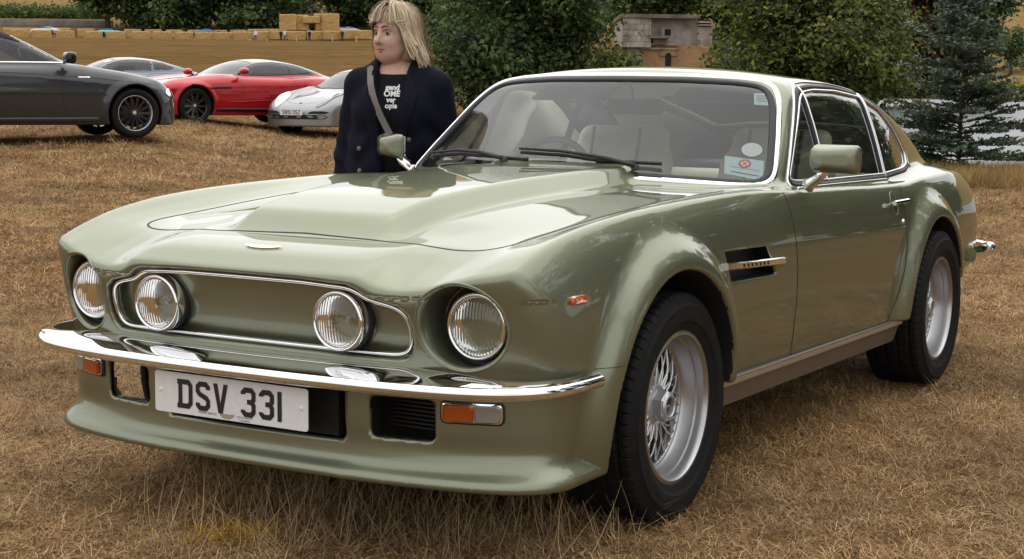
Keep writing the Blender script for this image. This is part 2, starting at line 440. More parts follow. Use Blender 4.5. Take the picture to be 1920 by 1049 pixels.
M['gap'] = mat('panel_gap', (.012, .013, .011), .7)

def ribbed_bowl():
    m, nt, b, L = new_mat('ribbed_lamp_bowl'); b.inputs['Base Color'].default_value = (.80, .80, .80, 1); b.inputs['Metallic'].default_value = 1; b.inputs['Roughness'].default_value = .14
    tc = nt.nodes.new('ShaderNodeTexCoord'); wv = nt.nodes.new('ShaderNodeTexWave'); wv.bands_direction = 'Y'; wv.inputs['Scale'].default_value = 34; wv.inputs['Distortion'].default_value = 1.2
    bp = nt.nodes.new('ShaderNodeBump'); bp.inputs['Strength'].default_value = .45; bp.inputs['Distance'].default_value = .004; L.new(tc.outputs['Object'], wv.inputs['Vector']); L.new(wv.outputs['Fac'], bp.inputs['Height']); L.new(bp.outputs[0], b.inputs['Normal']); return m
M['reflector'] = ribbed_bowl()
M['tyre'].node_tree.nodes['Principled BSDF'].inputs['Specular IOR Level'].default_value = .22
# ================================================================ the land
FW = np.array([math.cos(CAM_YAW), math.sin(CAM_YAW)]); RT = np.array([math.sin(CAM_YAW), -math.cos(CAM_YAW)])
def ds(x, y):
    q = np.stack([np.asarray(x) - CAM_POS[0], np.asarray(y) - CAM_POS[1]], -1); return q@FW, q@RT
def xy(d, s): return CAM_POS[0] + d*FW[0] + s*RT[0], CAM_POS[1] + d*FW[1] + s*RT[1]
def ss(a, b, v): t = np.clip((v - a)/(b - a), 0, 1); return t*t*(3 - 2*t)
def zg(d, s):
    d = np.asarray(d, float); s = np.asarray(s, float)
    th = s/np.maximum(np.abs(d), 6.)
    near = .0295*np.maximum(d - 8, 0)*np.interp(th, [-.6, -.24, -.20, -.14, 0, .1, .2], [1.4, 1.26, .95, .62, .40, .15, 0])
    far = np.interp(d, [0, 30, 60, 120, 240, 262, 300, 420, 700], [0, .62, 1.8, 4.2, 9.1, 9.9, 16, 46, 110])
    left = near + (far - near)*ss(30, 75, d)
    edge = 25.5
    right = np.interp(d, [0, edge - 1.5, edge, edge + 3, edge + 10, 60, 255, 280, 330, 700], [0, .02, .0, -.7, -2.6, -4, -3, 2.2, 7, 95])
    w = ss(.10, .20, th)*ss(15, 24, d)
    z = left*(1 - w) + right*w
    z = z + .018*np.sin(x_n(d, s, 1.3))*ss(9, 14, np.abs(d)) 
    return z
def x_n(d, s, k): return d*k*.31 + s*k*.47 + 2*np.sin(d*.11 + s*.07)
def ground_z(x, y):
    d, s = ds(x, y); return zg(d, s)
def at(u, d, dz=0):
    """world point seen in photo column u at depth d, on the ground (+dz)"""
    s = (u - 960)/CAM_F*d; x, y = xy(d, s); return np.array([x, y, float(zg(np.array([d]), np.array([s]))[0]) + dz])

def straw_ground():
    m, nt, b, L = new_mat('dry_grass_ground'); N_ = nt.nodes
    tc = N_.new('ShaderNodeTexCoord'); out = []
    def noise(sc, det=6, ro=.6, vec=None):
        n = N_.new('ShaderNodeTexNoise'); n.inputs['Scale'].default_value = sc; n.inputs['Detail'].default_value = det; n.inputs['Roughness'].default_value = ro
        L.new(vec or tc.outputs['Object'], n.inputs['Vector']); return n
    def ramp(fac, stops):
        r = N_.new('ShaderNodeValToRGB'); L.new(fac, r.inputs[0]); e = r.color_ramp.elements
        while len(e) < len(stops): e.new(.5)
        for k, (p, c) in enumerate(stops): e[k].position = p; e[k].color = (*c, 1)
        return r
    n1 = noise(26, 8, .75); n2 = noise(.35, 5, .6); n3 = noise(3.2, 6, .65)
    fine = ramp(n1.outputs['Fac'], [(.25, (.085, .053, .026)), (.5, (.225, .140, .068)), (.72, (.40, .275, .145))])
    patch = ramp(n2.outputs['Fac'], [(.35, (.80, .76, .72)), (.65, (1.12, 1.05, .95))])
    gp = ramp(n3.outputs['Fac'], [(.3, (.85, .85, .8)), (.7, (1.1, 1.1, 1.1))])
    m1 = N_.new('ShaderNodeMix'); m1.data_type = 'RGBA'; m1.blend_type = 'MULTIPLY'; m1.inputs['Factor'].default_value = 1
    L.new(fine.outputs[0], m1.inputs['A']); L.new(patch.outputs[0], m1.inputs['B'])
    m2 = N_.new('ShaderNodeMix'); m2.data_type = 'RGBA'; m2.blend_type = 'MULTIPLY'; m2.inputs['Factor'].default_value = 1
    L.new(m1.outputs['Result'], m2.inputs['A']); L.new(gp.outputs[0], m2.inputs['B'])
    # the far hillsides carry greener streaks
    at_ = N_.new('ShaderNodeAttribute'); at_.attribute_name = 'turf'
    n4 = noise(.055, 7, .7); n5 = noise(.55, 9, .8)
    hill = ramp(n4.outputs['Fac'], [(.3, (.100, .060, .026)), (.52, (.150, .092, .038)), (.7, (.112, .084, .032))])
    m4 = N_.new('ShaderNodeMix'); m4.data_type = 'RGBA'; m4.blend_type = 'MULTIPLY'; m4.inputs['Factor'].default_value = 1
    L.new(hill.outputs[0], m4.inputs['A']); n5r = ramp(n5.outputs['Fac'], [(.30, (.55, .52, .48)), (.5, (1.0, 1.0, 1.0)), (.68, (1.45, 1.42, 1.3))]); L.new(n5r.outputs[0], m4.inputs['B'])
    m3 = N_.new('ShaderNodeMix'); m3.data_type = 'RGBA'; L.new(at_.outputs['Fac'], m3.inputs['Factor'])
    at2 = N_.new('ShaderNodeAttribute'); at2.attribute_name = 'hillside'; m5 = N_.new('ShaderNodeMix'); m5.data_type = 'RGBA'; L.new(at2.outputs['Fac'], m5.inputs['Factor'])
    gold = ramp(n5.outputs['Fac'], [(.3, (.13, .082, .036)), (.5, (.215, .145, .062)), (.7, (.27, .195, .085))]); L.new(m4.outputs['Result'], m5.inputs['A']); L.new(gold.outputs[0], m5.inputs['B'])
    L.new(m2.outputs['Result'], m3.inputs['A']); L.new(m5.outputs['Result'], m3.inputs['B'])
    L.new(m3.outputs['Result'], b.inputs['Base Color']); b.inputs['Roughness'].default_value = .95; b.inputs['Specular IOR Level'].default_value = .0
    bp = N_.new('ShaderNodeBump'); bp.inputs['Strength'].default_value = .8; bp.inputs['Distance'].default_value = .03
    L.new(n1.outputs['Fac'], bp.inputs['Height']); L.new(bp.outputs[0], b.inputs['Normal'])
    return m
_d = np.concatenate([[-900, -400, -180, -90], np.linspace(-40, -4, 14), np.linspace(-2, 40, 90), np.geomspace(41, 900, 90)])
_t = np.concatenate([np.linspace(-1.6, -.5, 10), np.linspace(-.45, .45, 90), np.linspace(.5, 1.6, 10)])
D_, T_2 = np.meshgrid(_d, _t, indexing='ij'); S_ = T_2*np.maximum(np.abs(D_), 25)
X_, Y_ = xy(D_, S_); Z_ = zg(D_, S_)
idx = np.arange(D_.size).reshape(D_.shape)
Qg = np.stack([idx[:-1, :-1], idx[:-1, 1:], idx[1:, 1:], idx[1:, :-1]], -1).reshape(-1, 4)
me = mesh_np('field', np.stack([X_, Y_, Z_], -1).reshape(-1, 3), Qg)
a_ = me.attributes.new('turf', 'FLOAT', 'POINT'); a_.data.foreach_set('value', (ss(28, 80, D_)).ravel().astype(np.float32))
a_ = me.attributes.new('hillside', 'FLOAT', 'POINT'); a_.data.foreach_set('value', (ss(265, 300, D_)).ravel().astype(np.float32))
ground = obj('ground', me, straw_ground()); tag(ground, kind='structure')
if me.polygons[0].normal.z < 0: me.flip_normals()

# lake to the right behind the bank
lm, nt, b, L = new_mat('lake_water'); b.inputs['Base Color'].default_value = (.09, .10, .11, 1); b.inputs['Roughness'].default_value = .30; b.inputs['IOR'].default_value = 1.33; b.inputs['Specular IOR Level'].default_value = .45
tc = nt.nodes.new('ShaderNodeTexCoord'); n = nt.nodes.new('ShaderNodeTexNoise'); n.inputs['Scale'].default_value = .9; n.inputs['Detail'].default_value = 4; L.new(tc.outputs['Object'], n.inputs['Vector'])
bp = nt.nodes.new('ShaderNodeBump'); bp.inputs['Strength'].default_value = .3; bp.inputs['Distance'].default_value = .2; L.new(n.outputs['Fac'], bp.inputs['Height']); L.new(bp.outputs[0], b.inputs['Normal'])
wv = []
for d in np.linspace(27, 276, 40):
    for t in np.linspace(.06, 1.2, 20): x, y = xy(d, t*d); wv.append((x, y, -1.75 + .0118*d))
idx = np.arange(800).reshape(40, 20); Qw = np.stack([idx[:-1, :-1], idx[1:, :-1], idx[1:, 1:], idx[:-1, 1:]], -1).reshape(-1, 4)
me = mesh_np('lake', np.array(wv), Qw); lake = obj('lake', me, lm); tag(lake, kind='structure')
if me.polygons[0].normal.z < 0: me.flip_normals()

# ---------------------------------------------------------------- trees
def leaf_mat(name, cols, trans=.35):
    m, nt, b, L = new_mat(name); nt.nodes.remove(b); N_ = nt.nodes
    a = N_.new('ShaderNodeAttribute'); a.attribute_name = 'tint'
    r = N_.new('ShaderNodeValToRGB'); e = r.color_ramp.elements
    while len(e) < len(cols): e.new(.5)
    for k, c in enumerate(cols): e[k].position = k/(len(cols)-1); e[k].color = (*c, 1)
    L.new(a.outputs['Fac'], r.inputs[0])
    p = N_.new('ShaderNodeBsdfPrincipled'); p.inputs['Roughness'].default_value = .5; p.inputs['Specular IOR Level'].default_value = .35; L.new(r.outputs[0], p.inputs['Base Color'])
    t = N_.new('ShaderNodeBsdfTranslucent'); L.new(r.outputs[0], t.inputs[0]); mx = N_.new('ShaderNodeMixShader'); mx.inputs[0].default_value = trans
    L.new(p.outputs[0], mx.inputs[1]); L.new(t.outputs[0], mx.inputs[2]); L.new(mx.outputs[0], N_['Material Output'].inputs['Surface']); return m
M_L = {'dark': leaf_mat('dark_green_leaves', [(0.019, 0.034, 0.015), (0.049, 0.084, 0.025), (0.106, 0.156, 0.040), (0.190, 0.237, 0.057)]),
       'mid': leaf_mat('mid_green_leaves', [(0.024, 0.044, 0.014), (0.051, 0.088, 0.020), (0.099, 0.143, 0.031), (0.170, 0.196, 0.044)]),
       'yellow': leaf_mat('yellow_green_leaves', [(0.026, 0.041, 0.012), (0.075, 0.107, 0.020), (0.167, 0.189, 0.032), (0.319, 0.275, 0.043)]),
       'red': leaf_mat('reddish_brown_leaves', [(0.030, 0.027, 0.015), (0.060, 0.045, 0.021), (0.128, 0.060, 0.027), (0.180, 0.075, 0.030)]),
       'fir': leaf_mat('blue_green_needles', [(0.023, 0.036, 0.022), (0.046, 0.070, 0.042), (0.087, 0.122, 0.075), (0.152, 0.196, 0.131)], .1),
       'firtip': leaf_mat('pale_needles', [(.03, .045, .035), (.06, .08, .06), (.10, .13, .10), (.14, .17, .13)], .1)}
M_BARK = mat('bark', (.055, .042, .03), .9, noise=(12, .4), bump=(30, .6, .02))
def leaf_cloud(name, P, size, tint, mat_, parent, out=None, flat=.35, rng=RNG, asp=.55):
    n = len(P); a = rng.normal(size=(n, 3))
    if out is not None: a = a*.75 + out*.9
    a[:, 2] = np.abs(a[:, 2])*.7 + flat; a /= np.linalg.norm(a, axis=1, keepdims=True)
    t = np.cross(a, rng.normal(size=(n, 3))); t /= np.linalg.norm(t, axis=1, keepdims=True); b_ = np.cross(a, t); s = size*rng.uniform(.6, 1.35, (n, 1))
    V_ = np.stack([P - t*s, P - b_*s*asp + a*s*.12, P + t*s - a*s*.2, P + b_*s*asp + a*s*.12], 1).reshape(-1, 3)
    me = mesh_np(name, V_, np.arange(4*n).reshape(n, 4), None, False)
    at_ = me.attributes.new('tint', 'FLOAT', 'POINT'); at_.data.foreach_set('value', np.repeat(np.clip(tint, 0, 1), 4).astype(np.float32))
    return obj(name, me, mat_, parent)
def crown_points(blobs, n, rng, clump=.35, per=26, shell=.75):
    vol = np.array([r[0]*r[1]*r[2] for _, r in blobs])**.75; vol /= vol.sum(); Pc, O = [], []
    k = max(1, n//per)
    for (c_, r_), q in zip(blobs, vol):
        m = max(1, int(k*q)); v = rng.normal(size=(m, 3)); v /= np.linalg.norm(v, axis=1, keepdims=True)
        rad = np.where(rng.random((m, 1)) < shell, rng.uniform(.78, 1.08, (m, 1)), rng.uniform(.2, .8, (m, 1)))
        Pc.append(np.array(c_) + v*rad*np.array(r_)); O.append(v)
    Pc = np.concatenate(Pc); O = np.concatenate(O); ct = rng.normal(.42, .2, len(Pc))
    i = rng.integers(0, len(Pc), n); cs = clump*rng.uniform(.6, 1.4, len(Pc))
    P = Pc[i] + rng.normal(size=(n, 3))*cs[i][:, None]*np.array([1, 1, .55]); tint = ct[i] + rng.normal(0, .16, n)
    return P, O[i], tint
def tree(name, loc, h, blobs, n, size, kind, label, group=None, seed=1, trunk=.2, clump=.35, rz=0):
    rng = np.random.default_rng(seed); t = empty(name, loc, rz, label, 'tree', group)
    b_ = MB(); top = max(c_[2] for c_, _ in blobs)
    pts = [(0, 0, -.3), (.02*h, .01*h, top*.3), (-.01*h, .02*h, top*.65), (.01*h, 0, top)]
    b_.tube(smooth_path(pts, 8), np.linspace(trunk, trunk*.25, 8), 8); b_.build('trunk', M_BARK, t)
    for (c_, r_) in blobs[:9]:
        p0 = np.array([0, 0, top*rng.uniform(.2, .5)]); c_ = np.array(c_, float); mid = (p0 + c_)/2 + np.array([0, 0, -.06*h])
        MB().tube(smooth_path([p0, mid, c_], 7), np.linspace(trunk*.45, trunk*.08, 7), 6).build('limb', M_BARK, t)
    P, O, ti = crown_points(blobs, n, rng, clump)
    # foliage toward the outside of the crown is younger and paler
    leaf_cloud('crown', P, size, ti, M_L[kind], t, O, rng=rng); return t
def blobs_rand(seed, w, h0, h1, n, r0, r1, depth=None, right=None, left=None):
    """right / left: the crown stays inside these offsets across the picture"""
    rng = np.random.default_rng(seed); B_ = []
    for k in range(n):
        z = rng.uniform(h0, h1); q = 1 - .55*abs((z - (h0 + h1)/2)/((h1 - h0)/2))**2
        a = rng.uniform(0, 2*math.pi); rr = math.sqrt(rng.random())*w*q; r = rng.uniform(r0, r1)
        cx, cy = rr*math.cos(a), rr*math.sin(a)*(depth or 1); off = cx*RT[0] + cy*RT[1]
        if right is not None and off + r > right: cx -= (off + r - right)*RT[0]; cy -= (off + r - right)*RT[1]
        if left is not None and off - r < -left: cx += (-left - off + r)*RT[0]; cy += (-left - off + r)*RT[1]
        B_.append(((cx, cy, z), (r, r, r*.8)))
    return B_
# broad dark tree right behind the woman
tree('broadleaf_tree', at(975, 44), 12, blobs_rand(11, 2.9, .9, 4.6, 24, .8, 1.4, right=2.15), 46000, .090, 'dark', 'broad dark green leafy tree between the woman and the ruined stone building', seed=3, trunk=.28, clump=.34)
tree('leafy_shrub', at(1150, 41, -.2), 4, blobs_rand(12, .5, .8, 1.9, 5, .35, .55), 5000, .08, 'yellow', 'low yellowish green shrub in front of the left end of the stone building', seed=5, trunk=.08, clump=.2)
# yellow-green tree right of the building
tree('broadleaf_tree', np.append(at(1500, 47)[:2], .1), 11, blobs_rand(13, 2.9, .2, 4.6, 28, .8, 1.4, left=2.5), 44000, .090, 'yellow', 'large yellow green leafy tree right of the stone building above the car roof', seed=8, trunk=.25, clump=.36)
tree('broadleaf_tree', at(1335, 44), 6, blobs_rand(14, .75, .4, 2.1, 8, .4, .7, left=.75), 9500, .075, 'mid', 'bright green leafy tree overlapping the right end of the stone building', seed=9, trunk=.14, clump=.26)
tree('broadleaf_tree', at(1230, 150, 1), 14, blobs_rand(15, 5, 2.2, 8.5, 12, 1.7, 2.6), 9000, .26, 'mid', 'green leafy tree rising directly behind the roof of the stone building', seed=10, trunk=.4, clump=.8)
tree('broadleaf_tree', at(1120, 175, 2), 20, blobs_rand(16, 6, 1, 9.5, 14, 2, 3.2), 9000, .32, 'dark', 'tall dark tree behind the left end of the stone building', seed=12, trunk=.5, clump=.9)
tree('broadleaf_tree', at(1350, 180, 2), 22, blobs_rand(17, 6, 1, 10, 14, 2, 3.4), 9000, .34, 'dark', 'tall blackish green tree behind the right end of the stone building', seed=13, trunk=.5, clump=.9)
# right: reddish tree and dark evergreens behind the conifer
tree('broadleaf_tree', np.append(at(1735, 180)[:2], 2.2), 30, blobs_rand(18, 5.0, 1.8, 13, 18, 1.8, 3.2), 15000, .34, 'red', 'reddish brown leafy tree behind the spiky young conifer', seed=15, trunk=.5, clump=.9)
tree('broadleaf_tree', np.append(at(1645, 190)[:2], 2.2), 36, blobs_rand(19, 6.0, 1.5, 14, 18, 2.2, 4), 12000, .4, 'dark', 'dark evergreen tree between the yellow green tree and the reddish tree', seed=16, trunk=.5, clump=1.0)
tree('broadleaf_tree', np.append(at(1795, 205)[:2], 2.4), 34, blobs_rand(20, 4.6, 5, 15, 14, 1.8, 3.4), 9000, .38, 'dark', 'dark green tree above the tip of the spiky young conifer', seed=17, trunk=.5, clump=.9)
# the wood beyond the bales (dark)
_woods = [(205, 268, 7), (275, 272, 9), (345, 268, 8), (415, 275, 9), (480, 268, 8), (548, 276, 8), (655, 285, 8), (730, 280, 9), (800, 285, 9), (880, 270, 9)]
for k, (u, d, r) in enumerate(_woods):
    tree('broadleaf_tree', at(u, d), 24, blobs_rand(40 + k, r*.70, .8 if k else 4.5, 10, 20, 2.0, 3.4), 8000, .42, 'dark', ORD[k] + ' dark tree from the left in the wood behind the straw bales', 'dark trees behind the straw bales', seed=60 + k, trunk=.5, clump=1.0)
# small far trees on the right-hand hillside
for k, (u, d, r, lab) in enumerate(((1882, 330, 4.2, 'round dark tree standing alone on the dry hillside at top right'), (1925, 300, 4.5, 'spreading dark tree cut by the right frame edge on the dry hillside'))):
    tree('broadleaf_tree', at(u, d, -.5), 12, blobs_rand(80 + k, r*.7, 2.6, 8.5, 10, 1.4, 2.4), 4500, .3, 'dark', lab, seed=90 + k, trunk=.35, clump=.7)
for k, (u, d) in enumerate(((53, 345), (78, 352), (98, 349))):
    tree('sapling', at(u, d), 4.5, blobs_rand(110 + k, .35, 1.0, 4.3, 5, .4, .7), 500, .22, 'dark', ('leftmost', 'middle', 'rightmost')[k] + ' of three thin dark saplings on the golden hillside at top left', 'saplings on the golden hillside', seed=120 + k, trunk=.12, clump=.25)
# green strip of weeds and the far shore vegetation (uncountable)
rng = np.random.default_rng(5)
def strip(name, u0, u1, d0, d1, n, h, size, kind, label, cat):
    u = rng.uniform(u0, u1, n); d = rng.uniform(d0, d1, n); s = (u - 960)/CAM_F*d; x, y = xy(d, s); z = zg(d, s) + np.abs(rng.normal(0, h, n))
    o = leaf_cloud(name, np.stack([x, y, z], 1), size, rng.normal(.5, .22, n), M_L[kind], None, rng=rng); tag(o, label, cat, kind='stuff'); return o
strip('weeds', -120, 210, 288, 296, 5000, .75, .45, 'mid', 'green strip of weeds along the foot of the golden hillside', 'weeds')
strip('shore_weeds', 1600, 2150, 277, 286, 6500, 1.0, .5, 'yellow', 'bright green weeds along the far lake shore', 'weeds')
strip('brown_brush', 575, 632, 258, 262, 2600, 1.9, .3, 'red', 'brown dry brush heap behind the big straw stack', 'brush')
# grey bank below the weeds
q = MB(); xs_ = [at(u, 276) for u in np.linspace(-140, 215, 24)]
for a, b_ in zip(xs_[:-1], xs_[1:]): q.add([a + [0, 0, -.3], b_ + [0, 0, -.3], b_ + [0, 0, 1.15], a + [0, 0, 1.15]], [(0, 1, 2, 3)])
q2 = MB(); P_ = np.array(xs_) + [0, 0, .55]; q2.sweep(P_, np.tile([-FW[0], -FW[1], 0], (24, 1)), [(-.65, -.3), (.65, -.3), (.65, .0), (.3, .1), (-.3, .1), (-.65, .05)])
tag(q2.build('retaining_wall', mat('grey_stone_wall', (.20, .17, .15), .9, noise=(.8, .25), bump=(6, .5, .1)), None, False), 'long low grey stone wall on the left behind the straw bales', 'wall')

# ---------------------------------------------------------------- young spiky conifer on the bank
def conifer(name, loc, h, w, label, seed, group=None, kind='fir', bare_top=False, nb=150, cat='tree'):
    rng = np.random.default_rng(seed); t = empty(name, loc, 0, label, cat, group)
    MB().tube([(0, 0, -.2), (.01, .02, h*.5), (0, 0, h)], [.04, .022, .006], 7).build('trunk', M_BARK, t)
    P, O, T = [], [], []; br = MB()
    for k in range(nb):
        f = (k + rng.random())/nb; z = h*(.02 + .97*f); ln = w*(1 - f)**.75*rng.uniform(.7, 1.25) + .12; a = rng.uniform(0, 2*math.pi)
        if rng.random() < .10: ln *= 1.35
        d_ = np.array([math.cos(a), math.sin(a), 0]); m = 9; tt = np.linspace(0, 1, m)
        rise = .34*(f + .25) + rng.normal(0, .10); pts = np.array([d_*ln*q + np.array([0, 0, z + ln*(rise*q - .22*q*q*(1 - f) + .10*q**3)]) for q in tt])
        br.tube(pts, np.linspace(.011, .003, m), 4, cap=False)
        side = np.cross(d_, [0, 0, 1])
        for q in np.linspace(.12, 1, int(4 + ln*9)):
            pc = np.array([np.interp(q, tt, pts[:, j]) for j in range(3)])
            for sg in (-1, 1):
                l2 = ln*.34*(1 - .7*q)*rng.uniform(.6, 1.3) + .035
                dr = side*sg*rng.uniform(.6, 1.1) + d_*rng.uniform(.5, .9) + np.array([0, 0, rng.uniform(-.05, .40)]); dr /= np.linalg.norm(dr)
                for r_ in np.arange(.0, l2, .032):
                    P.append(pc + dr*r_); O.append(dr); T.append(.34 + .30*r_/max(l2, .01) + .15*q + rng.normal(0, .1))
    br.build('branches', M_BARK, t)
    P = np.array(P); O = np.array(O); T = np.array(T); n = len(P)
    V_ = []; 
    a = np.cross(O, rng.normal(size=(n, 3))); a /= np.linalg.norm(a, axis=1, keepdims=True); b2 = np.cross(O, a); s = .028*rng.uniform(.8, 1.3, (n, 1))
    V_ = np.stack([P - a*s*.9, P + O*s*1.7 - a*s*.25, P + O*s*1.4 + b2*s*.5 + a*s*.9, P + b2*s*.4], 1).reshape(-1, 3)
    me = mesh_np('needles', V_, np.arange(4*n).reshape(n, 4), None, False); at_ = me.attributes.new('tint', 'FLOAT', 'POINT'); at_.data.foreach_set('value', np.repeat(np.clip(T, 0, 1), 4).astype(np.float32))
    obj('needles', me, M_L[kind], t); return t
conifer('conifer', at(1792, 24.3, -.1), 3.05, 1.05, 'spiky blue green young conifer on the bank before the lake', 4, nb=150)
conifer('conifer', at(1985, 25.0, -.3), 1.5, .62, 'smaller dark conifer cut by the right frame edge', 6, nb=80)
conifer('conifer', at(1655, 33, -1.2), 3.6, .55, 'thin pale conifer top showing between the yellow green tree and the lake', 7, kind='firtip', nb=60)

# ---------------------------------------------------------------- ruined stone building
def stone_mat(name, c1, c2, sc=.5):
    return mat(name, c1, .92, noise=(sc, .3, c2), bump=(5, .5, .08))
bl = empty('stone_ruin', at(1232, 85), math.atan2(-FW[1], -FW[0]) , 'weathered pale stone building with orange arched doorway among the trees', 'building')
S1_ = stone_mat('pale_weathered_stone', (.42, .36, .29), (.17, .14, .12), 1.3); S2_ = stone_mat('orange_stone', (.42, .23, .10), (.26, .15, .085), 1.4); S3_ = mat('dark_coping_stone', (.14, .115, .09), .9, noise=(1.2, .35))
# local frame: +x towards the camera, +y to the photo right ; 1 m = 25 px
def bpt(u, v): return ((u - 1232)/34.84, (183.5 - v)/34.84 + 1.2 - bl.location.z)
def bbx(name, u0, v0, u1, v1, x0, x1, m):
    y0, z1 = bpt(u0, v0); y1, z0 = bpt(u1, v1); return MB().box(((x0 + x1)/2, (y0 + y1)/2, (z0 + z1)/2), (x1 - x0, abs(y1 - y0), abs(z1 - z0))).build(name, m, bl, False)
bbx('left_block', 1158, 38, 1211, 92, -6, .6, S1_); bbx('tower_block', 1211, 38, 1298, 88, -6, -.05, S1_)
bbx('coping', 1154, 31, 1300, 38, -6.2, .75, S3_)
bbx('lower_wall', 1196, 87.5, 1320, 150, -6, .25, S2_); bbx('rubble_base', 1150, 91.5, 1196, 150, -6, .3, S1_); bbx('string_course', 1194, 92, 1262, 95, .2, .42, S1_); bbx('ledge', 1208, 70, 1244, 75, -.1, 1.0, S3_)
bbx('ledge_support', 1215, 75, 1240, 86, -.1, .6, S3_); bbx('plinth_band', 1196, 84, 1262, 87, .2, .5, S1_)
bbx('side_wing', 1298, 52, 1326, 90, -6, .0, S1_); bbx('parapet', 1298, 42, 1326, 45, -6, .2, S1_); bbx('parapet', 1298, 48, 1326, 50, -6, .25, S1_)
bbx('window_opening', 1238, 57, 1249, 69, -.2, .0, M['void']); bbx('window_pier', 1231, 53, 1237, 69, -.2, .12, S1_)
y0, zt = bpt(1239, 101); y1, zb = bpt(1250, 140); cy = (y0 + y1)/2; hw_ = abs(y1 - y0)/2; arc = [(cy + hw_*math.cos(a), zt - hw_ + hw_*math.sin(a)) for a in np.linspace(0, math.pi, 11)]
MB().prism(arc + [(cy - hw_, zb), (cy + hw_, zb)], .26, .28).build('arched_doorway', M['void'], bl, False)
ro = MB(); 
for a0, a1 in zip(np.linspace(0, math.pi, 10)[:-1], np.linspace(0, math.pi, 10)[1:]):
    p = [(cy + r_*math.cos(a), zt - hw_ + r_*math.sin(a)) for a, r_ in ((a0, hw_), (a0, hw_ + .3), (a1 - .03, hw_ + .3), (a1 - .03, hw_))]
    MB().prism(p, .25, .36).build('arch_stone', S2_, bl, False)
rb2_ = MB()
y0, z0 = bpt(1138, 60); 
MB().prism([(bpt(1120, 0)[0], bpt(0, 140)[1]), (bpt(1175, 0)[0], bpt(0, 140)[1]), (bpt(1172, 0)[0], bpt(0, 118)[1]), (bpt(1150, 0)[0], bpt(0, 86)[1]), (bpt(1128, 0)[0], bpt(0, 108)[1])], .3, 1.2).build('broken_wall', mat('dark_red_brick', (.10, .055, .045), .9, noise=(2, .3)), bl, False)
# rough masonry course lines as separate blocks on the pale block face
rngb = np.random.default_rng(3)
for r_ in range(5):
    v0 = 39 + r_*10.5; u = 1158.5
    while u < 1210:
        wd = rngb.uniform(9, 16); u1 = min(u + wd, 1211); bbx('stone_block', u + .3, v0 + .3, u1 - .3, min(v0 + 10.2, 92), .58, .62 + rngb.uniform(0, .06), S1_); u = u1

# ---------------------------------------------------------------- straw bales
M_STRAW = mat('straw', (.46, .285, .105), .9, noise=(3.5, .28), bump=(25, .9, .06)); M_STRAW2 = mat('pale_straw', (.56, .375, .16), .9, noise=(3, .25), bump=(25, .9, .06))
def bale_mesh(seed, L_=2.75, W_=1.35, H_=1.45):
    rng = np.random.default_rng(seed); nx, ny, nz = 9, 5, 5
    b_ = MB(); b_.bbox((0, 0, H_/2), (L_, W_, H_), .12); V_ = np.array(b_.v); V_ += rng.normal(0, .03, V_.shape); me = mesh_np('straw_bale', V_, b_.f, None, False); return me
BALES = [bale_mesh(k) for k in range(4)]
for m_ in BALES: m_.materials.append(M_STRAW)
BW = bale_mesh(9, 2.34, .05, .05)
def bale(u, v, d, rz, label, group, mesh, hgt=1):
    s = (u - 960)/CAM_F*d; x, y = xy(d, s); hz = 525 - CAM_F*math.tan(-CAM_PITCH) + (u - 960)*.01166
    z = CAM_POS[2] + (hz - v)/CAM_F*d
    o = obj('straw_bale', mesh, None, None, (x, y, z), rz); o.scale = (1, 1, hgt); return tag(o, label, 'straw bale', group)
FY = math.atan2(RT[1], RT[0])
_fb = [(83, 76.5), (126, 77.5), (178, 78.5), (220, 79), (266, 79), (306, 79.5), (347, 80), (384, 80.5), (420, 80.5), (455, 80), (495, 79), (522, 78), (555, 79), (592, 78.5), (620, 78), (653, 77), (678, 77), (40, 75.5)]
_fb.sort()
for k, (u, v) in enumerate(_fb): bale(u, v, 247, FY + .42 + .1*math.sin(k*2.3), 'golden straw bale, ' + ORD[k] + ' from the left in the front row across the far field', 'front row of straw bales', BALES[k % 4])
_bk = [(28, 72.5), (60, 73), (122, 73), (166, 74), (252, 75), (290, 75.5), (329, 76), (370, 76.5), (412, 76.5), (448, 76.5), (480, 75), (508, 74.5), (570, 73.5), (603, 73.5), (640, 72)]
for k, (u, v) in enumerate(_bk): bale(u, v, 262, FY + .05*math.sin(k*1.7), 'pale straw bale, ' + ORD[k] + ' from the left in the row behind the front bales', 'back row of straw bales', BALES[(k + 1) % 4], 1.05)
_st = [(540, 61, 1), (562, 61, 1), (540, 47.5, 1), (562, 47.5, .95), (583, 47.5, .8), (606, 61, 1), (618, 61, 1), (603, 47, 1.05), (618, 47, 1.05)]
for k, (u, v, hh) in enumerate(_st): bale(u, v, 256 + (k % 2)*.6, FY + .03*k, ('lower' if v > 50 else 'upper') + ' straw bale, ' + ORD[sorted(q_[0] for q_ in _st if (q_[1] > 50) == (v > 50)).index(u)] + ' from the left in the tall stack', 'bales of the tall straw stack', BALES[k % 4], hh)
# fence stakes in front of the bales, each with its own length of rope between
M_STAKE = mat('pale_wooden_stake', (.55, .45, .32), .8, noise=(5, .2))
stk = MB().bbox((0, 0, .5), (.13, .13, 1.15), .02); SM_ = None; prev = None
for k, (u, v) in enumerate(((186, 88), (321, 89), (365, 88.5), (468, 89), (500, 88.5), (555, 87), (622, 86), (666, 84))):
    s = (u - 960)/CAM_F*236; x, y = xy(236, s); hz = 181 + (u - 960)*.01166; z = CAM_POS[2] + (hz - v)/CAM_F*236
    if SM_ is None: o = stk.build('fence_stake', M_STAKE, None, False); SM_ = o.data
    else: o = obj('fence_stake', SM_)
    o.location = (x, y, z - .05); tag(o, 'short pale wooden stake, ' + ORD[k] + ' from the left before the straw bales', 'fence stake', 'stakes before the straw bales')

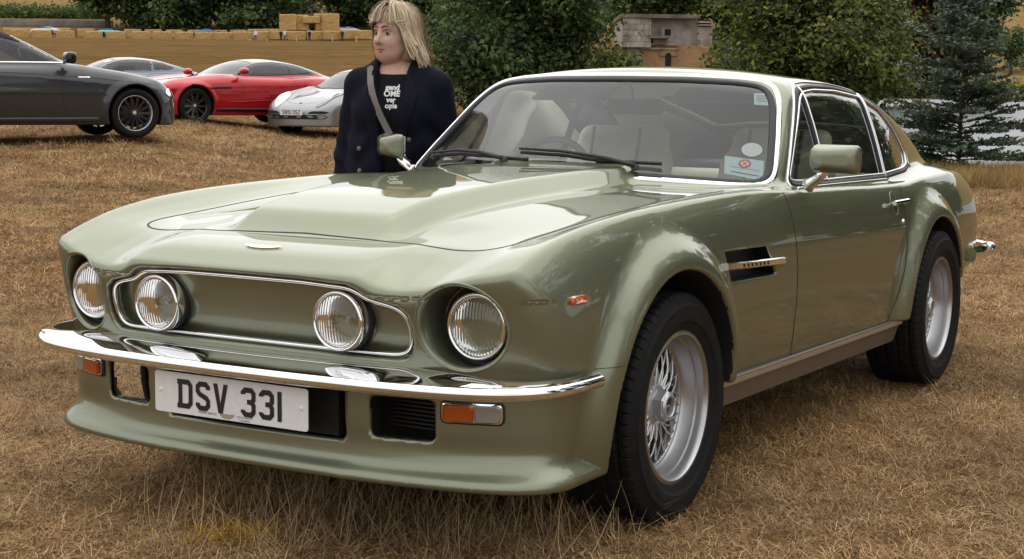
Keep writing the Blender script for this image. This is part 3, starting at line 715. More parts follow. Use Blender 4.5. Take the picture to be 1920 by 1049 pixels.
# tall trees off to the right of the picture: they show as reflections in the coupe's flank and side glass
_ref = tree('broadleaf_tree', (*xy(13, 19.5), 0), 15, blobs_rand(71, 3.4, 1.2, 14, 26, 1.3, 2.4), 8000, .29, 'dark', 'tall leafy tree beyond the right frame edge, reflected in the coupe flank', 'trees reflected in the coupe flank', seed=77, trunk=.3, clump=.6)
for k, (d, s, rz) in enumerate(((6, 23, 1.1), (20, 21, 2.3), (28, 24, 3.9), (-3, 25, 5.0), (36, 29, .6))):
    t_ = copy_tree(_ref); x_, y_ = xy(d, s); t_.location = (x_, y_, -.3); t_.rotation_euler = (0, 0, rz)
# ================================================================ the green coupe: shape functions
# x forward from the front axle, y to the car's left, z up from the ground (metres)
_yn = [0, .15, .30, .37, .43, .50, .56, .62, .70, .78, .84, .90]
_xt = [.97, .88, .80, .72, .65, .585, .50, .30, 0, -.3, -.6, -.85, -1.1, -1.5, -2.0, -2.35, -2.65, -3.0, -3.3, -3.5, -3.7, -3.9]
HT = S2(_xt, _yn, [
 [.728, .728, .727, .722, .660, .655, .665, .690, .705, .690, .66, .62],
 [.748, .748, .747, .743, .712, .704, .708, .724, .740, .730, .70, .66],
 [.785, .785, .784, .778, .752, .737, .738, .750, .763, .759, .73, .69],
 [.800, .800, .800, .796, .778, .763, .763, .774, .788, .792, .77, .73],
 [.807, .807, .807, .806, .796, .787, .786, .792, .806, .815, .80, .76],
 [.811, .811, .811, .811, .808, .804, .803, .806, .819, .832, .82, .79],
 [.828, .828, .826, .822, .818, .816, .815, .817, .830, .850, .84, .81],
 [.863, .863, .860, .855, .849, .842, .837, .834, .850, .876, .87, .84],
 [.888, .888, .885, .880, .874, .867, .862, .858, .873, .896, .89, .86],
 [.902, .902, .899, .895, .890, .884, .879, .876, .889, .906, .90, .87],
 [.907, .907, .905, .902, .898, .893, .890, .888, .898, .911, .905, .88],
 [.898, .898, .898, .897, .896, .895, .894, .894, .901, .907, .90, .88],
 [.905, .905, .905, .905, .905, .905, .905, .905, .904, .898, .888, .87],
 [.905, .905, .905, .905, .905, .905, .905, .905, .900, .890, .880, .86],
 [.895, .895, .895, .895, .895, .895, .895, .895, .889, .877, .867, .85],
 [.90, .90, .90, .90, .90, .90, .90, .898, .888, .872, .863, .85],
 [.915, .915, .915, .915, .915, .915, .915, .912, .902, .884, .872, .85],
 [.925, .925, .925, .925, .925, .925, .925, .922, .911, .888, .870, .84],
 [.915, .915, .915, .915, .915, .915, .913, .908, .896, .872, .85, .82],
 [.90, .90, .90, .90, .90, .90, .897, .89, .876, .848, .825, .79],
 [.88, .88, .88, .88, .88, .878, .873, .865, .85, .82, .79, .76],
 [.855, .855, .855, .855, .855, .85, .845, .835, .82, .79, .76, .73]], smx=.015, smy=.006)
ZC = S1([.97, .88, .80, .72, .65, .585, .5, .3, 0, -.3, -.6, -.85, -1.1, -1.5, -2.0, -2.35, -2.65, -3.0, -3.3, -3.5, -3.7, -3.9],
        [.69, .728, .757, .79, .813, .83, .849, .876, .896, .906, .911, .905, .893, .884, .871, .867, .878, .880, .862, .838, .808, .78], sm=.03)
WM = S1([.97, .7, .5, .3, 0, -.4, -.9, -1.5, -2.1, -2.6, -3.0, -3.3, -3.6, -3.9], [.83, .845, .858, .866, .872, .874, .874, .874, .874, .874, .868, .85, .815, .76], sm=.05)
GA = S1([-.75, -.65, -.55, -.45, -.35, -.25, -.18, -.12, -.07, -.03, 0, .03, .08, .2], [.075, .045, .022, .008, .001, .000, .004, .014, .030, .050, .072, .10, .16, .30], sm=.012)
GK = S1([1, 0, -.6, -1.1, -2.2, -2.8, -3.9], [1.0, 1.0, .9, .72, .75, .95, 1.0], sm=.1)
FR = S1([.10, .205, .225, .238, .25, .268, .31, .36, .45, .50, .53, .60, .65, .70, .74, .80, .9], [.83, .842, .846, .842, .829, .818, .817, .822, .826, .828, .834, .853, .866, .878, .886, .89, .89], sm=.005)
FD = S1([0, .2, .38, .55, .66, .75, .82, .87, .91, 1.0], [0, .003, .012, .040, .070, .110, .170, .260, .38, .8], sm=.02)
RB = S1([.2, .35, .45, .55, .65, .75, .85, .95], [-3.40, -3.60, -3.68, -3.72, -3.73, -3.72, -3.70, -3.66], sm=.02)
ZB = S1([1.0, .34, .26, -.2, -.35, -2.15, -2.3, -2.85, -3.0, -3.3, -3.7, -3.9], [.212, .212, .235, .30, .345, .325, .35, .42, .425, .44, .48, .5], sm=.02)
RA = .385
AX = [(.045, .338), (-2.565, .332)]
# grille recess outline (|y|, z), headlamp tunnel, windows in the nose panel
GRILLE = [(0, .732), (.20, .731), (.345, .724), (.372, .715), (.402, .694), (.45, .684), (.482, .676), (.506, .656), (.515, .625), (.514, .585), (.503, .555), (.486, .542), (.46, .538), (.30, .539), (0, .540)]
LAMP_O = (.640, .631, .104)
LAMP_I = (.307, .628)
DAMS = [((.378, .557), (.332, .437))]                 # side openings
DAMC = (-.303, .303, .313, .452)                      # centre opening
VENT = [(-.335, .739), (-.672, .731), (-.745, .645), (-.38, .653)]
GW = S1([.70, .88, 1.0, 1.1, 1.2, 1.25, 1.3, 1.4], [.81, .762, .727, .693, .652, .630, .60, .50], sm=.015)
GT = S1([-1, -2.0, -2.4, -2.7, -3.0, -3.3, -3.6, -3.9], [0, 0, .012, .04, .085, .14, .20, .27], sm=.06)
GR = S1([-1.0, -1.3, -1.5, -1.7, -2.0, -2.3, -2.6, -2.9, -3.2, -3.5, -3.8], [1.262, 1.302, 1.319, 1.326, 1.320, 1.293, 1.240, 1.165, 1.075, .970, .86], sm=.06)
BUL = S1([.66, .60, .57, .54, .515, .48, .3, 0, -.3, -.6, -.95], [-.004, .0, .013, .033, .045, .048, .050, .050, .051, .055, .066], sm=.009)
BUW = S1([.62, .5, .2, -.2, -.8], [.248, .25, .255, .265, .28], sm=.03)

def sdf_low(x, y, z):
    top = (z - HT(x, y))
    # power bulge of the bonnet
    t_ = np.clip((BUW(x) + .050 - y)/.062, -.2, 1.2); b = BUL(x)*smin(smax(t_, 0*t_, .22), 0*t_ + 1, .22)*sstep((x + .97)/.10)
    top = (top - np.maximum(b, 0))*.94
    fl = 0
    for (ax, az) in AX:
        r = np.hypot(x - ax, z - az); s = sstep((RA + .135 - r)/.125)
        fl = np.maximum(fl, .048*s*s*(3 - 2*s)*.5 + .048*s*.5)
    lip = .046*sstep((x - .18)/.25)*sstep((z - .15)/.06)*sstep((.285 - z)/.055)
    side = y - (WM(x) - GA(z - ZC(x))*GK(x)) - np.maximum(fl, lip)
    # spoiler skirt on the nose corner
    k = .026 + .05*sstep((x - .55)/.2)
    f = smax(top, side, .010)
    f = smax(f, (x - (FR(z) - FD(y)*(1 - .20*sstep((.31 - z)/.07))))*.93, np.where(z > .70, .022, .05))
    f = smax(f, (RB(z) - .10*sstep(0*y) + .16*(y/.8)**4 - x)*.95, .07)
    f = smax(f, ZB(x) - z, .014)
    return f

def sdf_up(x, y, z):
    xw = -.80 - (z - .92)*1.37 - .44*y*y
    ws = (x - xw)*.59
    side = (y - (GW(z) - GT(x)))*.96
    roof = (z - GR(x) + .055*(y/.6)**2)*.96
    f = smax(roof, side, .065)
    f = smax(f, ws, .045)
    return smax(f, .80 - z, .02)

def sdf_base(P):
    """closed outer skin without recesses"""
    x = P[:, 0]; y = np.sqrt(P[:, 1]**2 + 1e-10); z = P[:, 2]
    return smin(sdf_low(x, y, z), sdf_up(x, y, z), .035)

def rrect(y, z, y0, y1, z0, z1, r):
    qy = np.abs(y - (y0+y1)/2) - (y1-y0)/2 + r; qz = np.abs(z - (z0+z1)/2) - (z1-z0)/2 + r
    return np.hypot(np.maximum(qy, 0), np.maximum(qz, 0)) + np.minimum(np.maximum(qy, qz), 0) - r

def sdf_car(P):
    f = sdf_base(P); x = P[:, 0]; y = np.abs(P[:, 1]); z = P[:, 2]
    # wheel wells
    for (ax, az) in AX:
        m = np.abs(x - ax) < .6
        if m.any():
            xm, ym, zm = x[m], y[m], z[m]
            r = np.hypot(xm - ax, zm - az)
            w = np.maximum(r - RA, .52 - ym)
            f[m] = smax(f[m], -w, .014)
    m = (x > .45)
    if m.any():
        xm, ym, zm = x[m], y[m], z[m]; g = f[m]
        # grille recess
        d = poly_sdf(ym, zm, GRILLE + [(-GRILLE[i][0], GRILLE[i][1]) for i in range(len(GRILLE)-2, 0, -1)])
        g = smax(g, -smax(d, (FR(zm) - FD(ym)) - .052 - xm, .006), .012)
        # headlamp tunnels
        d = np.hypot(ym - LAMP_O[0], zm - LAMP_O[1]) - LAMP_O[2]
        g = smax(g, -np.maximum(d, .70 - xm), .014)
        # openings of the air dam
        for (a, b) in DAMS:
            g = smax(g, -np.maximum(rrect(ym, zm, a[0], a[1], b[0], b[1], .018), .60 - xm), .008)
        g = smax(g, -np.maximum(rrect(ym, zm, DAMC[0], DAMC[1], DAMC[2], DAMC[3], .018), .60 - xm), .008)
        f[m] = g
    m = (x < -.30) & (x > -.85) & (z > .55) & (z < .8)
    if m.any():
        d = poly_sdf(x[m], z[m], VENT)
        f[m] = smax(f[m], -np.maximum(d - .004, (WM(x[m]) - .065) - y[m]), .006)
    return f
# ================================================================ the green coupe: build
H_CAR = .009
CAR = empty('coupe', (0, 0, 0), 0, 'sage green metallic classic coupe with chrome bumper filling the foreground', 'car')
V, Q = surface_nets(sdf_car, (-3.95, 0, .1), (1.0, 1.0, 1.4), H_CAR, lip=2.2)
N = grad(sdf_car, V, .0025); N /= np.linalg.norm(N, axis=1, keepdims=True) + 1e-9; N[V[:, 1] == 0, 1] = 0
V, Q, N = mirror(V, Q, N)
c = V[Q].mean(1); cn_ = N[Q].mean(1); ay = np.abs(c[:, 1]); fb = sdf_base(c)
WS_GLASS = [(0, 1.272), (.3, 1.270), (.49, 1.258), (.555, 1.246), (.592, 1.218), (.624, 1.172), (.672, 1.064), (.712, .957), (.72, .925), (.69, .917), (.5, .927), (.32, .935), (0, .942)]
WS_RIM = [(0, 1.284), (.29, 1.282), (.47, 1.273), (.555, 1.262), (.602, 1.236), (.640, 1.18), (.688, 1.064), (.727, .957), (.738, .914), (.69, .904), (.5, .915), (.32, .924), (0, .931)]
DLO = [(-1.145, .915), (-1.31, 1.062), (-1.50, 1.214), (-1.565, 1.240), (-1.70, 1.250), (-1.95, 1.248), (-2.29, 1.222), (-2.50, 1.165), (-2.645, 1.073), (-2.735, .980), (-2.725, .925), (-2.60, .906), (-2.23, .893), (-1.53, .897), (-1.18, .905)]
DOORP = [(-.919, .90), (-.92, .826), (-.928, .755), (-.945, .648), (-.948, .54), (-.942, .432), (-.945, .335), (-2.0, .32), (-2.075, .395), (-2.112, .482), (-2.16, .585), (-2.192, .653), (-2.195, .717), (-2.20, .81), (-2.235, .864), (-2.245, .90)]
BONP = [(.585, 0), (.60, .33), (.60, .52), (.592, .57), (.57, .61), (.52, .63), (.22, .625), (-.38, .622), (-.86, .635), (-.92, .5), (-.90, .3), (-.9, 0)]
m_ws = (cn_[:, 0] > .35) & (c[:, 0] < -.78) & (poly_sdf(ay, c[:, 2], WS_GLASS + [(-a, b) for a, b in WS_GLASS[::-1]]) < 0)
m_dlo = (np.abs(cn_[:, 1]) > .5) & (c[:, 2] > .88) & (poly_sdf(c[:, 0], c[:, 2], DLO) < 0)
m_rw = (cn_[:, 2] > .5) & (c[:, 0] < -2.52) & (c[:, 0] > -3.20) & (ay < .515 - GT(c[:, 0]) - .03*(c[:, 0] + 2.52)**2)
near = np.zeros(len(c), bool); front_liner = np.zeros(len(c), bool)
for (ax, az) in AX: near |= (np.abs(c[:, 0] - ax) < .45) & (c[:, 2] < .80)
rec = fb < -.009
m_well = rec & near & (c[:, 0] < .46)
m_pock = rec & (c[:, 0] > .45) & (c[:, 2] < .5)
m_gril = rec & (c[:, 0] > .60) & (c[:, 2] > .5) & (ay < .522)
m_vent = rec & (c[:, 0] < -.30) & (c[:, 0] > -.85) & (c[:, 2] > .6) & ~m_ws
m_under = (cn_[:, 2] < -.75) & (c[:, 2] < .50) & ~rec
# see-through: no floor or pocket backs at the nose, arch liners open to the front
dele = (m_under & (c[:, 0] > .40)) | (m_pock & (c[:, 0] < .757)) | (m_pock & (cn_[:, 0] > .5)) | (m_well & (c[:, 0] > .2) & (c[:, 2] < .46)) | (m_well & (ay < .60) & (c[:, 0] > -.2) & (c[:, 2] < .45))
m_door = ~rec & (ay > .72) & (c[:, 2] < .905) & (poly_sdf(c[:, 0], c[:, 2], DOORP) < 0) & ~m_dlo
m_bon = ~rec & (cn_[:, 2] > .15) & (c[:, 2] < 1.02) & (poly_sdf(c[:, 0], ay, BONP + [(a, -b) for a, b in BONP[::-1]]) < 0) & (c[:, 0] > -.93) & ~m_ws
used = m_ws | m_dlo | m_rw | m_well | m_pock | m_gril | m_vent | m_under | dele | m_door | m_bon
obj('body_shell', sub_mesh('body_shell', V, Q, N, ~used), M['paint'], CAR)
bonnet = obj('bonnet', sub_mesh('bonnet', V, Q, N, m_bon & ~dele), M['paint'], CAR)
for sx_ in (0, 1):
    for s in (1, -1): obj('wheel_arch_liner', sub_mesh('wheel_arch_liner', V, Q, N, m_well & ~dele & ((c[:, 0] > -1.3) == bool(sx_)) & (c[:, 1]*s > 0)), M['void'], CAR)
obj('underbody', sub_mesh('underbody', V, Q, N, m_under & ~dele), M['void'], CAR)
obj('air_intake_pocket', sub_mesh('air_intake_pocket', V, Q, N, m_pock & ~dele), M['black'], CAR)
grille = obj('grille_panel', sub_mesh('grille_panel', V, Q, N, m_gril), M['paint'], CAR)
DOOR = {}
for s, nm in ((1, 'left'), (-1, 'right')):
    DOOR[s] = obj('door', sub_mesh('door', V, Q, N, m_door & (c[:, 1]*s > 0)), M['paint'], CAR)
    sv = obj('side_vent', sub_mesh('side_vent', V, Q, N, m_vent & (c[:, 1]*s > 0)), M['black'], CAR)
    # bright strake across the vent
    q = np.array([(-.318, .70), (-.40, .697), (-.55, .690), (-.70, .684), (-.795, .680)])
    P_ = project(sdf_base, np.stack([q[:, 0], np.full(5, .87*s), q[:, 1]], 1), 5); Nn = grad(sdf_base, P_); Nn /= np.linalg.norm(Nn, axis=1, keepdims=True)
    b_ = MB(); b_.sweep(P_, Nn, [(-.011, -.006), (.011, -.006), (.0115, .008), (.008, .013), (-.008, .013), (-.0115, .008)]); b_.build('strake', M['chrome'], sv, auto=30)
    for k in range(7):   # raised script along the strake
        t = .26 + .07*k; pp = P_[0] + (P_[-1] - P_[0])*t
        MB().box(pp + np.array([0, s*.0135, 0]), (.011, .002, .010), [[1, 0, .35], [0, 1, 0], [0, 0, 1]]).build('script_letter', M['ink'], sv, False)
# glass sheets, sunk 4 mm
def sheet(name, fm, m, off=-.004, parent=CAR):
    q = Q[fm]; u, inv = np.unique(q, return_inverse=True)
    return obj(name, mesh_np(name, V[u] + N[u]*off, inv.reshape(q.shape), N[u]), m, parent)
sheet('windscreen', m_ws, M['wsglass'])
sheet('rear_window', m_rw, M['glass'])
for s in (1, -1):
    ms = m_dlo & (c[:, 1]*s > 0)
    sheet('quarter_light', ms & (c[:, 0] > -1.555), M['glass'])
    sheet('door_window', ms & (c[:, 0] <= -1.555) & (c[:, 0] > -2.255), M['glass'])
    sheet('rear_quarter_window', ms & (c[:, 0] <= -2.255), M['glass'])

# ---- trims that follow the skin
def on_base(P, n=3): 
    P = project(sdf_base, P, 6, .05); Nn = grad(sdf_base, P, .004); Nn /= np.linalg.norm(Nn, axis=1, keepdims=True); return P, Nn
def hit_y(x, z, s=1):
    lo_ = np.full(len(x), .3); hi_ = np.full(len(x), 1.2)
    for _ in range(40):
        mi = (lo_ + hi_)/2; f = sdf_base(np.stack([x, mi, z], 1)); lo_ = np.where(f < 0, mi, lo_); hi_ = np.where(f < 0, hi_, mi)
    return np.stack([x, lo_*s, z], 1)
def hit_x(y, z, f=None, a=-2.2, b=1.3):
    lo_ = np.full(len(y), a); hi_ = np.full(len(y), b)
    for _ in range(40):
        mi = (lo_ + hi_)/2; v = (f or sdf_base)(np.stack([mi, y, z], 1)); lo_ = np.where(v < 0, mi, lo_); hi_ = np.where(v < 0, hi_, mi)
    return np.stack([lo_, y, z], 1)
def hit_z(x, y):
    lo_ = np.full(len(x), .3); hi_ = np.full(len(x), 1.5)
    for _ in range(40):
        mi = (lo_ + hi_)/2; f = sdf_base(np.stack([x, y, mi], 1)); lo_ = np.where(f < 0, mi, lo_); hi_ = np.where(f < 0, hi_, mi)
    return np.stack([x, y, lo_], 1)
def nrm(P, f=None):
    g = grad(f or sdf_base, P, .006); return g/np.linalg.norm(g, axis=1, keepdims=True)
def rect_prof(w, h0, h1, b=.35):
    return [(-w, h0), (w, h0), (w, h1*(1 - b) + h0*b), (w*(1 - b), h1), (-w*(1 - b), h1), (-w, h1*(1 - b) + h0*b)]
up_f = lambda P: sdf_up(P[:, 0], np.abs(P[:, 1]), P[:, 2])
wsl = smooth_path([(a, b) for a, b in WS_RIM] + [(-a, b) for a, b in WS_RIM[-2:0:-1]], 200, True, 1.2)
Pw = hit_x(wsl[:, 0], wsl[:, 1], up_f); Nw = nrm(Pw, up_f)
MB().sweep(Pw, Nw, rect_prof(.0115, -.01, .007), True).build('windscreen_trim', M['chrome'], CAR)
cen = Pw.mean(0); wsl2 = smooth_path([(a*.977, 1.1 + (b - 1.1)*.93) for a, b in WS_RIM] + [(-a*.977, 1.1 + (b - 1.1)*.93) for a, b in WS_RIM[-2:0:-1]], 200, True, 1.2)
Pw2 = hit_x(wsl2[:, 0], wsl2[:, 1], up_f)
MB().sweep(Pw2, nrm(Pw2, up_f), rect_prof(.013, -.012, .0035), True).build('windscreen_seal', M['rubber'], CAR)
for s in (1, -1):
    d = smooth_path(DLO, 160, True, 1.0); Pd = hit_y(d[:, 0], d[:, 1], s)
    tr = MB().sweep(Pd, nrm(Pd), rect_prof(.011, -.012, .005), True).build('window_seal', M['rubber'], CAR)
    cx, cz = -2.0, 1.05
    d2 = np.stack([cx + (d[:, 0] - cx)*.979, cz + (d[:, 1] - cz)*.925], 1); Pd2 = hit_y(d2[:, 0], d2[:, 1], s)
    MB().sweep(Pd2, nrm(Pd2), rect_prof(.0045, -.006, .006), True).build('bright_window_frame', M['chrome'], tr)
    # outer bright gutter along the roof edge
    g = smooth_path([(-1.12, .90), (-1.30, 1.07), (-1.485, 1.225), (-1.56, 1.257), (-1.70, 1.265), (-1.95, 1.262), (-2.30, 1.236), (-2.51, 1.178), (-2.66, 1.085), (-2.755, .985), (-2.75, .915)], 110, False, 1.5)
    Pg = hit_y(g[:, 0], g[:, 1], s); MB().sweep(Pg, nrm(Pg), rect_prof(.0035, -.004, .005)).build('gutter_trim', M['chrome'], tr)
    for (xa, za, xb, zb, nm) in ((-2.262, 1.222, -2.248, .892, 'pillar_strip'), (-1.572, 1.243, -1.535, .90, 'quarter_light_bar')):
        t = np.linspace(0, 1, 24); Pp = hit_y(xa + (xb - xa)*t, za + (zb - za)*t, s); Nn = nrm(Pp)
        MB().sweep(Pp, Nn, rect_prof(.017 if nm == 'pillar_strip' else .012, -.012, .0045)).build(nm + '_rubber', M['rubber'], tr)
        for dx in ((-.008, .008) if nm == 'pillar_strip' else (0,)):
            MB().sweep(Pp + np.array([dx, 0, 0]) + Nn*.0045, Nn, rect_prof(.0042, -.002, .004)).build(nm, M['chrome'], tr)
    t = np.linspace(0, 1, 40); Pb = hit_y(-1.13 - 1.13*t, .895 - .012*t, s); MB().sweep(Pb, nrm(Pb), rect_prof(.004, -.004, .006)).build('waist_strip', M['chrome'], tr)

# panel gaps
def gap(name, P, parent, w=.0027, closed=False, out=.0007):
    Nn = nrm(P); m = MB(); m.sweep(P, Nn, [(-w, -.004), (w, -.004), (w, out), (-w, out)], closed); return m.build(name, M['gap'], parent, False)
for s in (1, -1):
    dp = smooth_path(DOORP[:7], 60, False, 2); gap('door_gap', hit_y(dp[:, 0], np.minimum(dp[:, 1], .893), s), DOOR[s])
    dp = smooth_path(DOORP[7:], 60, False, 2); gap('door_gap', hit_y(dp[:, 0], np.minimum(dp[:, 1], .887), s), DOOR[s])
    bp_ = smooth_path([(x_, y_*s) for x_, y_ in BONP[:9]], 130, False, 2.0); gap('bonnet_gap', hit_z(bp_[:, 0], bp_[:, 1]), bonnet, .003)
    # seam between front wing and the air dam behind the bumper end
    t = np.linspace(0, 1, 12); Ps = hit_y(.50 - .085*t, .508 - .0*t, s); gap('wing_seam', Ps, CAR, .0009)
# bonnet badge: flat winged shape
bw_ = [(-.062, .012), (-.05, .0135), (-.012, .010), (0, .0125), (.012, .010), (.05, .0135), (.062, .012), (.058, .004), (.045, -.004), (.025, -.011), (.010, -.013), (0, -.012), (-.010, -.013), (-.025, -.011), (-.045, -.004), (-.058, .004)]
bm_ = MB(); n_ = len(bw_); Pb = hit_z(np.array([.775 - .9*b for a, b in bw_]), np.array([a for a, b in bw_])); bm_.add(np.vstack([Pb + [0, 0, -.002], Pb + [0, 0, .005]]), [tuple(range(n_, 2*n_))[::-1]] + [(i, (i+1) % n_, n_ + (i+1) % n_, n_ + i) for i in range(n_)])
bm_.build('bonnet_badge', M['chrome'], CAR, False)

# grille surround
gl = smooth_path(GRILLE + [(-GRILLE[i][0], GRILLE[i][1]) for i in range(len(GRILLE)-2, 0, -1)], 220, True, 1.2)
gl = gl - np.stack([np.sign(gl[:, 0])*np.minimum(np.abs(gl[:, 0])/.5, 1)*.011, (gl[:, 1] - .632)/.1*.0095], 1)
Pg = np.stack([FR(gl[:, 1]) - FD(np.abs(gl[:, 0])) - .024, gl[:, 0], gl[:, 1]], 1)
MB().sweep(Pg, np.tile([1., 0, 0], (len(Pg), 1)), [(.0065*math.cos(t), .0095*math.sin(t)) for t in np.linspace(0, 2*math.pi, 9)[:-1]], True).build('grille_trim', M['chrome'], grille)

# ---- headlamps
def headlight(y, z, x, R, name_label, podded):
    h = empty('headlight', (x, y, z), 0, parent=CAR)
    # bowl, bulb, lens, rim
    bowl = MB().lathe([(R*.98*math.sin(a), -.085*math.cos(a)) for a in np.linspace(.08, math.pi/2, 12)], 40, axis=0); bowl.build('reflector', M['reflector'], h)
    lens = MB().lathe([(R*math.sin(a)*1.0, .022*math.cos(a) + .001) for a in np.linspace(.0005, math.pi/2, 10)], 40, axis=0).build('lens', M['lens'], h)
    MB().lathe([(R*.97, -.012), (R*.985, .010), (R*1.03, .016), (R*1.10, .010), (R*1.14, -.005), (R*1.15, -.022), (R*1.09, -.026)], 48, axis=0).build('rim', M['chrome'], h)
    MB().lathe([(.0005, -.035), (.010, -.037), (.011, -.05), (.006, -.08)], 16, axis=0).build('bulb', M['clearlens'], h)
    if podded:
        MB().lathe([(R*1.12, -.018), (R*1.16, -.020), (R*1.17, -.045), (R*1.10, -.05)], 48, axis=0).build('seal', M['rubber'], h)
        MB().lathe([(R*1.10, -.04), (R*1.13, -.05), (R*1.08, -.085), (R*.9, -.10)], 48, axis=0).build('pod', M['chrome'], h)
    else:
        MB().lathe([(R*1.12, -.020), (R*1.30, -.006), (R*1.32, -.03)], 48, axis=0).build('seal', M['rubber'], h)
    return h
for s in (1, -1):
    headlight(LAMP_I[0]*s, LAMP_I[1], .842, .070, '', True)
    headlight(.652*s, .629, .728, .078, '', False)
    # rolled bead round the tunnel mouth
    t = np.linspace(0, 2*math.pi, 97)[:-1]; yy = (LAMP_O[0] + (LAMP_O[2] + .010)*np.cos(t))*s; zz = LAMP_O[1] + (LAMP_O[2] + .010)*np.sin(t)
    Pm = hit_x(yy, zz); MB().tube(Pm - nrm(Pm)*.0015, .0035, 6, closed=True).build('headlamp_bead', M['paint'], CAR)

# ---- front bumper
bp2 = [(.515, .902), (.55, .900), (.61, .900), (.68, .892), (.745, .870), (.803, .830), (.855, .757), (.888, .665), (.910, .56), (.926, .44), (.938, .25), (.943, 0)]
bpath = smooth_path(bp2 + [(x_, -y_) for x_, y_ in bp2[-2::-1]], 150, False, 2.0)
T_ = np.gradient(bpath, axis=0); T_ /= np.linalg.norm(T_, axis=1, keepdims=True); In = np.stack([T_[:, 1], -T_[:, 0]], 1)
In *= np.sign((np.array([.2, 0]) - bpath)*In).sum(1, keepdims=True); In /= np.linalg.norm(In, axis=1, keepdims=True)
dep = np.interp(np.abs(bpath[:, 1]), [0, .50, .66, .75, .82, .88, .91], [.118, .122, .095, .066, .05, .038, .03])
sec = [(.020*(1 - math.cos(t)), .482 + .0185*math.sin(t)) for t in np.linspace(-1.45, 1.35, 11)] + [(.28, .5115), (.5, .5185), (.8, .5225), (1.0, .5215), (1.0, .510), (.40, .470)]
Vb = []; 
for i in range(len(bpath)):
    for (d, z) in sec:
        dd = d if d < .03 else d*dep[i]/.118 if d > .4 else d*.12
        dd = d*dep[i] if d >= .1 else d
        z = z if d < .1 else .500 + (z - .500)*dep[i]/.118
        Vb.append((bpath[i, 0] + In[i, 0]*dd, bpath[i, 1] + In[i, 1]*dd, z))
ns = len(sec); Fb = [(i*ns + k, i*ns + (k+1) % ns, (i+1)*ns + (k+1) % ns, (i+1)*ns + k) for i in range(len(bpath)-1) for k in range(ns)] + [tuple(range(ns))[::-1], tuple(range((len(bpath)-1)*ns, len(bpath)*ns))]
MB().add(Vb, Fb).build('front_bumper', M['chrome'], CAR, auto=50)

# ---- number plate
def ribbon(path, w, closed=False):
    P = np.array(path, float); n = len(P); L_, R_ = [], []
    for i in range(n):
        a = P[i] - P[i-1] if (i > 0 or closed) else P[1] - P[0]
        b = P[(i+1) % n] - P[i] if (i < n-1 or closed) else P[-1] - P[-2]
        a = a/np.linalg.norm(a); b = b/np.linalg.norm(b); na = np.array([-a[1], a[0]]); nb = np.array([-b[1], b[0]])
        m = na + nb; m /= (m@na + 1e-9); m *= min(1, 1.8/np.linalg.norm(m))
        L_.append(P[i] + m*w/2); R_.append(P[i] - m*w/2)
    V_ = np.array(L_ + R_); F_ = [(i, (i+1) % n, n + (i+1) % n, n + i) for i in range(n if closed else n-1)]
    return V_, F_
GLY = {'D': ([((7, 7), (7, 72), (35, 72), (43, 63), (43, 16), (35, 7))], True), 'S': ([((43, 58), (43, 64), (35, 72), (15, 72), (7, 64), (7, 53), (13, 45), (37, 35), (43, 27), (43, 15), (35, 7), (15, 7), (7, 15), (7, 21))], False),
 '3': ([((7, 60), (7, 64), (15, 72), (35, 72), (43, 64), (43, 48), (36, 40.5), (43, 32), (43, 15), (35, 7), (15, 7), (7, 15), (7, 19))], False), '1': ([((7, 0), (7, 79))], False), 'V': ([], False),
 'N': ([((7, 0), (7, 72), (9, 72), (41, 7), (43, 7), (43, 79))], False), '5': ([((42, 72), (7, 72), (7, 46), (35, 46), (43, 38), (43, 15), (35, 7), (15, 7), (7, 15), (7, 20))], False),
 'O': ([((15, 7), (7, 15), (7, 64), (15, 72), (35, 72), (43, 64), (43, 15), (35, 7))], True), 'Z': ([((5, 72), (43, 72), (7, 7), (45, 7))], False)}
def plate(txt, name, w, h, loc, rot, parent, mat_, m_ink, ch=.079, bolts=True):
    """plate facing local +x, reading left to right along local +y"""
    r = .008; cs = []
    for (sy, sz, a0) in ((1, 1, 0), (-1, 1, 90), (-1, -1, 180), (1, -1, 270)):
        for a in (0, 30, 60, 90): cs.append((sy*(w/2 - r) + r*math.cos(math.radians(a0 + a)), sz*(h/2 - r) + r*math.sin(math.radians(a0 + a))))
    p = MB().prism(cs, -.003, 0).build(name, mat_, parent, False, loc=loc); p.rotation_euler = rot
    k = ch/79; wid = sum((14 if q == '1' else 50) if q != ' ' else 22 for q in txt) + 11*(len(txt) - 1); x = -wid/2
    for q in txt:
        if q == ' ': x += 33; continue
        m = MB(); cw = 14 if q == '1' else 50
        def put(V_, F_, hgt=.0012):
            V3 = [(0, (a + x)*k, (b - 39.5)*k) for a, b in V_]; V4 = [(hgt, y_, z_) for _, y_, z_ in V3]; m.add(V4, F_)
        if q == 'V': put([(0, 79), (14.5, 79), (25, 26), (35.5, 79), (50, 79), (32.5, 0), (17.5, 0)], [(0, 1, 2, 6), (2, 3, 4, 5), (2, 5, 6)])
        for path in GLY[q][0]: put(*ribbon(path, 14, GLY[q][1]))
        if q == '3': put([(21, 34), (38, 34), (38, 47), (21, 47)], [(0, 1, 2, 3)], .001)
        if q == 'D': put([(-4, 65), (2, 65), (2, 79), (-4, 79)], [(0, 1, 2, 3)], .001); put([(-4, 0), (2, 0), (2, 14), (-4, 14)], [(0, 1, 2, 3)], .001)
        m.build('plate_character', m_ink, p, False); x += cw + 11
    if bolts:
        for sy in (-1, 1): MB().lathe([(.0005, .004), (.005, .0035), (.0068, .0)], 16, (0, sy*(w/2 - .021), .004), axis=0).build('plate_bolt', M['white'], p)
    return p
